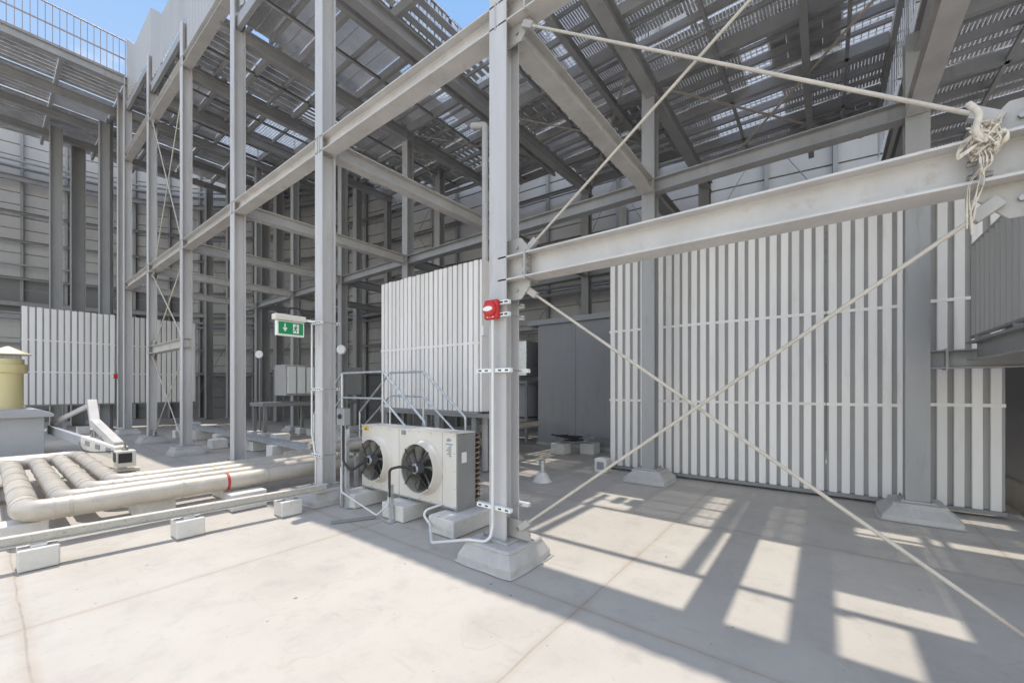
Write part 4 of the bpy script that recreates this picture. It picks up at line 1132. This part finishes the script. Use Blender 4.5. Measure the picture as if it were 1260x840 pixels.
MB().tube(rounded([(EV0+0.17,EU+0.03,2.60),(EV0+0.17,EU+0.03,2.70),(EV0+0.30,EU+0.02,2.72),(EV0+0.40,EU+0.0,2.60),(2.885,EU-0.04,2.62)], 0.05), 0.012, 8).build('cable', 'black', es)
# exit column conduit and straps
t = thing('conduit', 'white conduit strapped up the side of the exit sign column', 'conduit', (2.875, 5.83, 0.3))
MB().tube(rounded([(2.875,5.84,2.54),(2.875,5.84,0.95),(2.89,5.76,0.6),(2.89,5.76,0.25)], 0.15), 0.014, 8).build('tube', 'conduit', t)
def strut_clamp(u, v, z, label, w=0.36, off=0.0):
    t = thing('strut_clamp', label, 'strut clamp', (v-0.12,u,z), 'perforated clamp bars round the columns')
    vv = v-0.1-0.022
    m = MB(); m.box((vv-0.020,u-w/2+off,z-0.018),(vv+0.018,u+w/2+off,z+0.018)); m.build('front_bar', 'signwhite', t)
    s = MB(); k = 5
    for i in range(k):
        cy = u+off-w/2+(i+0.5)*w/k
        s.box((vv-0.0225,cy-0.018,z-0.007),(vv-0.0205,cy+0.018,z+0.007))
    s.build('slots', 'dark', t)
    MB().chan((v+0.125,u-w/2,z),(v+0.125,u+w/2,z),0.036,0.036,0.004,(1,0,0)).build('rear_bar', 'signwhite', t)
    for s_ in (-1,1):
        MB().tube([(vv,u+s_*0.125,z),(v+0.15,u+s_*0.125,z)], 0.005, 6).build('threaded_rod', 'bolt', t)
strut_clamp(U(1), VR[0], 2.375, 'perforated clamp bar just above the middle of the red alarm', 0.26, -0.03)
strut_clamp(U(1), VR[0], 2.265, 'perforated clamp bar just below the middle of the red alarm', 0.26, -0.03)
strut_clamp(U(1), VR[0], 1.76, 'perforated clamp bar halfway up the alarm column', 0.40, 0.02)
strut_clamp(U(1), VR[0], 0.50, 'perforated clamp bar near the foot of the alarm column', 0.40, 0.02)
strut_clamp(U(2), VR[0], 2.52, 'perforated clamp bar beside the exit sign on its column', 0.28)
strut_clamp(U(2), VR[0], 1.58, 'perforated clamp bar halfway up the exit sign column', 0.28)
strut_clamp(U(2), VR[0], 0.65, 'perforated clamp bar low on the exit sign column', 0.28)

# ------------------------------------------------------------------ alarm sounder
al = thing('alarm_sounder', 'red fire alarm sounder box with white label on the nearest column', 'alarm', (2.82, 2.5, 2.3))
ax0 = 2.868
MB().box((ax0-0.055,2.335,2.225),(ax0,2.495,2.405)).build('back_box', 'red', al, 0.018)
MB().lathe((ax0-0.055,2.415,2.315), [(0.075,0.0),(0.07,0.022),(0.05,0.035),(0,0.038)], (-1,0,0), 28).build('dome', 'red', al)
m = MB(); m.poly([(ax0-0.094, 2.415+0.055*math.cos(a), 2.315+0.022*math.sin(a)) for a in [i*math.pi/10 for i in range(20)]], (0.004,0,0)); m.build('label', 'signwhite', al)
m = MB()
for i in range(3): m.box((ax0-0.0575,2.375+0.03*i,2.238),(ax0-0.0555,2.395+0.03*i,2.250))
m.build('marks', 'signwhite', al)
t = tag(MB().tube(rounded([(2.842,2.41,2.22),(2.842,2.41,0.34),(2.80,2.41,0.20),(2.72,2.60,0.205),(2.72,3.10,0.06),(3.0,3.45,0.10),(3.02,3.62,0.20),(3.3,3.5,0.26)], 0.08), 0.0145, 10).build('conduit', 'conduit'), 'white conduit running down the alarm column and bending towards the condenser', 'conduit')

cpt = thing('call_point', 'small red call point box on the left one of the tight pair', 'call point', (2.87, U(6)+1.05, 2.0))
MB().box((2.80,U(6)+0.98,1.93),(2.885,U(6)+1.12,2.10)).build('box', 'red', cpt, 0.008)
MB().box((2.796,U(6)+1.02,1.98),(2.7995,U(6)+1.08,2.04)).build('button_plate', 'signwhite', cpt)
# ------------------------------------------------------------------ cloth knot on the cloth-knot column
ck = thing('cloth_knot', 'frayed cream cloth strips knotted round the brace rod end', 'cloth', (2.9, -0.6, 2.8))
kc = V((2.93, -0.60, 2.74))
m = MB()
def ribbon(pts, w, tw=0.0):
    pts = [V(p) for p in pts]
    vs = []; n_ = len(pts)
    for i, p in enumerate(pts):
        tg = (pts[min(i+1,n_-1)] - pts[max(i-1,0)]).normalized()
        sd = tg.cross(V((math.cos(tw*i), 0.4*math.sin(tw*i), math.sin(tw*i)*0.6))).normalized()
        if sd.length < 0.1: sd = V((0,1,0))
        ww = w*(0.75+0.35*math.sin(i*1.7))
        vs += [p - sd*ww/2, p + sd*ww/2 + V((0.004,0.003,0))]
    m.add(vs, [(2*i,2*i+1,2*i+3,2*i+2) for i in range(n_-1)], True)
def spline(pts, n_=6):
    pts = [V(p) for p in pts]; out = []
    P_ = [pts[0]] + pts + [pts[-1]]
    for i in range(1, len(P_)-2):
        for k in range(n_):
            t_ = k/n_; a, b, c_, d_ = P_[i-1], P_[i], P_[i+1], P_[i+2]
            out.append(0.5*((2*b)+(c_-a)*t_+(2*a-5*b+4*c_-d_)*t_**2+(3*b-a-3*c_+d_)*t_**3))
    return out + [pts[-1]]
rr = random.Random(3)
for k in range(24):
    pts = []
    a0 = rr.uniform(0, 6.28)
    for i in range(7):
        a = a0 + i*rr.uniform(0.6,1.2)
        rad = rr.uniform(0.03, 0.085)
        pts.append(kc + V((-0.06+rad*0.8*math.sin(a)*0.8+rr.uniform(-0.03,0.03), rad*math.cos(a), 0.11*math.sin(a*0.7+k)+rr.uniform(-0.04,0.04))))
    ribbon(spline(pts), rr.uniform(0.008,0.03), rr.uniform(0.1,0.5))
for k in range(5):
    y0 = rr.uniform(-0.05,0.05)
    ribbon(spline([kc+V((-0.09,y0,-0.08)), kc+V((-0.11,y0-0.01,-0.20)), kc+V((-0.08,y0+0.03*k-0.03,-0.32)), kc+V((-0.10,y0+0.035+0.012*k,-0.50-0.05*k))]), rr.uniform(0.012,0.028), 0.12)
for k in range(4):
    ribbon(spline([kc+V((-0.05,0.02,0.10)), kc+V((-0.11,0.10+0.01*k,-0.02)), kc+V((-0.12,0.14,-0.09-0.01*k)), kc+V((-0.10,0.03,-0.03))]), 0.016, 0.2)
for k in range(3):
    ribbon([kc+V((-0.05+0.11*math.cos(a)*0.4, -0.06+0.05*math.cos(a), -0.02+0.05*math.sin(a)+0.006*k)) for a in [i*0.45 for i in range(15)]], 0.03, 0.05)
m.v = [tuple(kc + (V(p)-kc)*0.64 + V((0,0.0,0.035))) for p in m.v]
o = m.build('knot', 'cloth', ck)
sol = o.modifiers.new('solid', 'SOLIDIFY'); sol.thickness = 0.0015
MB().tube(spline([kc+V((-0.03,0.05,0.23)), kc+V((-0.05,0.02,0.16)), kc+V((-0.06,0.03,0.08)), kc+V((-0.05,0.0,0.02))]), [0.014]*18+[0.014], 8).build('wrapped_strip', 'cloth', ck)

# ------------------------------------------------------------------ stair landing and balustrade on the right
ld = thing('stair_landing', 'grey steel stair with landing and ribbed balustrade at the right edge', 'stair', (6.5, -2.2, 0))
MB().isec((7.05,U(0)-0.006,1.94),(7.05,-4.2,1.94),0.22,0.2,0.014,0.01).build('landing_beam', 'msteel', ld)
MB().bar((7.05,U(0)-0.24,1.94),(7.05,U(0)-0.26,1.94),0.21,0.25).build('end_plate', 'plate', ld)
MB().chan((7.0,-1.36,2.02),(4.2,-1.36,2.02),0.20,0.09).build('edge_channel', 'msteel', ld)
MB().box((4.2,-3.6,2.125),(7.15,-1.33,2.14)).build('landing_deck', 'dsteel', ld)
for uu in (-2.2,-3.0): MB().chan((6.95,uu,2.03),(4.2,uu,2.03),0.16,0.07).build('joist', 'msteel', ld)
m = MB(); k = 0
vv = 7.0
N_ = 74; step = 0.04; vs = []
for i in range(N_+1):
    off = 0.02 if (i//2) % 2 else -0.02
    v_ = 7.0 - i*step
    vs += [(v_,-1.36+off,2.2),(v_,-1.36+off,3.22)]
m.add(vs, [(2*i,2*i+2,2*i+3,2*i+1) for i in range(N_)])
o = m.build('balustrade', 'parapet', ld); sol = o.modifiers.new('solid','SOLIDIFY'); sol.thickness = 0.006
MB().tube([(7.02,-1.36,3.24),(4.05,-1.36,3.24)], 0.024, 10).build('handrail', 'msteel', ld)
MB().tube([(7.02,-1.36,2.19),(4.05,-1.36,2.19)], 0.020, 10).build('bottom_rail', 'dsteel', ld)
for v_ in (6.75,5.6,4.5): MB().bar((v_,-1.36,2.1),(v_,-1.36,2.2),0.05,0.05,(1,0,0)).build('rail_post', 'dsteel', ld)
for uu in (-1.45,-2.5):
    MB().bar((6.0,uu,2.16),(3.4,uu,4.40),0.025,0.25).build('stringer', 'steel', ld)
for i in range(10):
    MB().box((5.75-i*0.25,-2.48,2.30+i*0.215),(5.98-i*0.25,-1.47,2.325+i*0.215)).build('tread', 'galv', ld)
for v_, uu in ((6.9,-3.5),(4.3,-3.5)):
    MB().isec((v_,uu,0),(v_,uu,2.0),0.15,0.15,0.012,0.009,(1,0,0)).build('support_post', 'dsteel', ld)
# dark plant cabinet and pipe stubs beyond the right screen
cb_ = thing('plant_cabinet', 'dark steel cabinet beyond the end of the right hand screen', 'cabinet', (8.6, -2.9, 0))
MB().box((8.0,-4.6,0.35),(9.2,-2.05,3.3)).build('casing', 'plantroom', cb_)
MB().box((7.95,-4.65,0.0),(9.25,-2.0,0.349)).build('base', 'plinth', cb_)
m = MB()
for i in range(5): m.box((7.985,-4.5,0.6+i*0.52),(7.999,-2.15,0.62+i*0.52))
m.build('seams', 'black', cb_)
MB().isec((7.55,-2.12,0.02),(7.55,-2.12,3.9),0.16,0.16,0.012,0.009,(1,0,0)).build('corner_post', 'plantroom', cb_)
cblock(7.35, -2.35, 0.5, 0.4, 0.20, 'white block at the foot of the right hand screen')
tag(MB().tube(rounded([(7.3,-2.3,0.21),(7.3,-2.3,0.42),(7.3,-2.75,0.42),(7.3,-2.75,0.0)],0.1),0.06,12).build('bent_pipe','pipe'), 'short bent grey pipe at the right edge beyond the screen', 'pipe')

# ------------------------------------------------------------------ downpipe, floor stub, scrap, tag block
dp = thing('downpipe', 'pale vertical rainwater pipe just left of the nearest column', 'downpipe', (6.0, 5.6, 0))
dx, dy = vs_at(597, 5.15), 5.15
MB().tube(rounded([(dx+0.02,dy+0.35,6.75),(dx,dy,6.62),(dx,dy,0.02)],0.08), 0.062, 16).build('pipe', 'steel', dp)
MB().lathe((dx,dy,1.64), [(0.063,-0.04),(0.067,-0.04),(0.067,0.04),(0.063,0.04)], (0,0,1), 18).build('band', 'maroon', dp)
fs_ = thing('floor_stub', 'short dark stub pipe rising from a pale cone on the floor', 'stub pipe', (6.2, 3.6, 0))
f = 500*1.6/(592-477); p = CV((667-630)/500*f, f)
MB().lathe((p.x,p.y,0), [(0.17,0),(0.15,0.02),(0.075,0.15),(0.07,0.16),(0,0.16)], (0,0,1), 24).build('cone', 'block', fs_)
MB().lathe((p.x,p.y,0.16), [(0.05,0),(0.05,0.16),(0.055,0.17),(0.055,0.2),(0,0.2)], (0,0,1), 18).build('pipe', 'galv', fs_)
f = 500*1.6/(580-477); p = CV((742-630)/500*f, f)
tb = thing('tagged_block', 'small white block with dark printed tag beside the left panel foot', 'block', (p.x,p.y,0))
MB().box((p.x-0.12,p.y-0.12,0),(p.x+0.12,p.y+0.12,0.26)).build('block', 'block', tb, 0.01)
MB().box((p.x-0.123,p.y-0.07,0.06),(p.x-0.1205,p.y+0.07,0.2)).build('tag', 'greylabel', tb)
sp = thing('scrap_pile', 'heap of grey metal offcuts resting on blocks by the plant room', 'scrap', (9.2, 4.5, 0.2))
rr = random.Random(5)
f = 9.9
for k in range(11):
    px = rr.uniform(688, 738); c0 = CV((px-630)/500*f, f)
    a = rr.uniform(-0.5, 0.5); L_ = rr.uniform(0.25, 0.6)
    d = V((math.sin(a)*0.3, math.cos(a), rr.uniform(-0.15,0.15)))
    c0 = c0 + V((rr.uniform(-0.15,0.15), 0, 0.30+rr.uniform(0,0.14)))
    MB().bar(c0-d*L_/2, c0+d*L_/2, rr.uniform(0.06,0.2), rr.uniform(0.01,0.05)).build('offcut', rr.choice(['galv','dsteel','black']), sp)
for k, px in enumerate((690,726)):
    c0 = CV((px-630)/500*9.9, 9.9); cblock(c0.x, c0.y, 0.36, 0.36, 0.26, f'pale block under the {["left","right"][k]} end of the scrap heap')
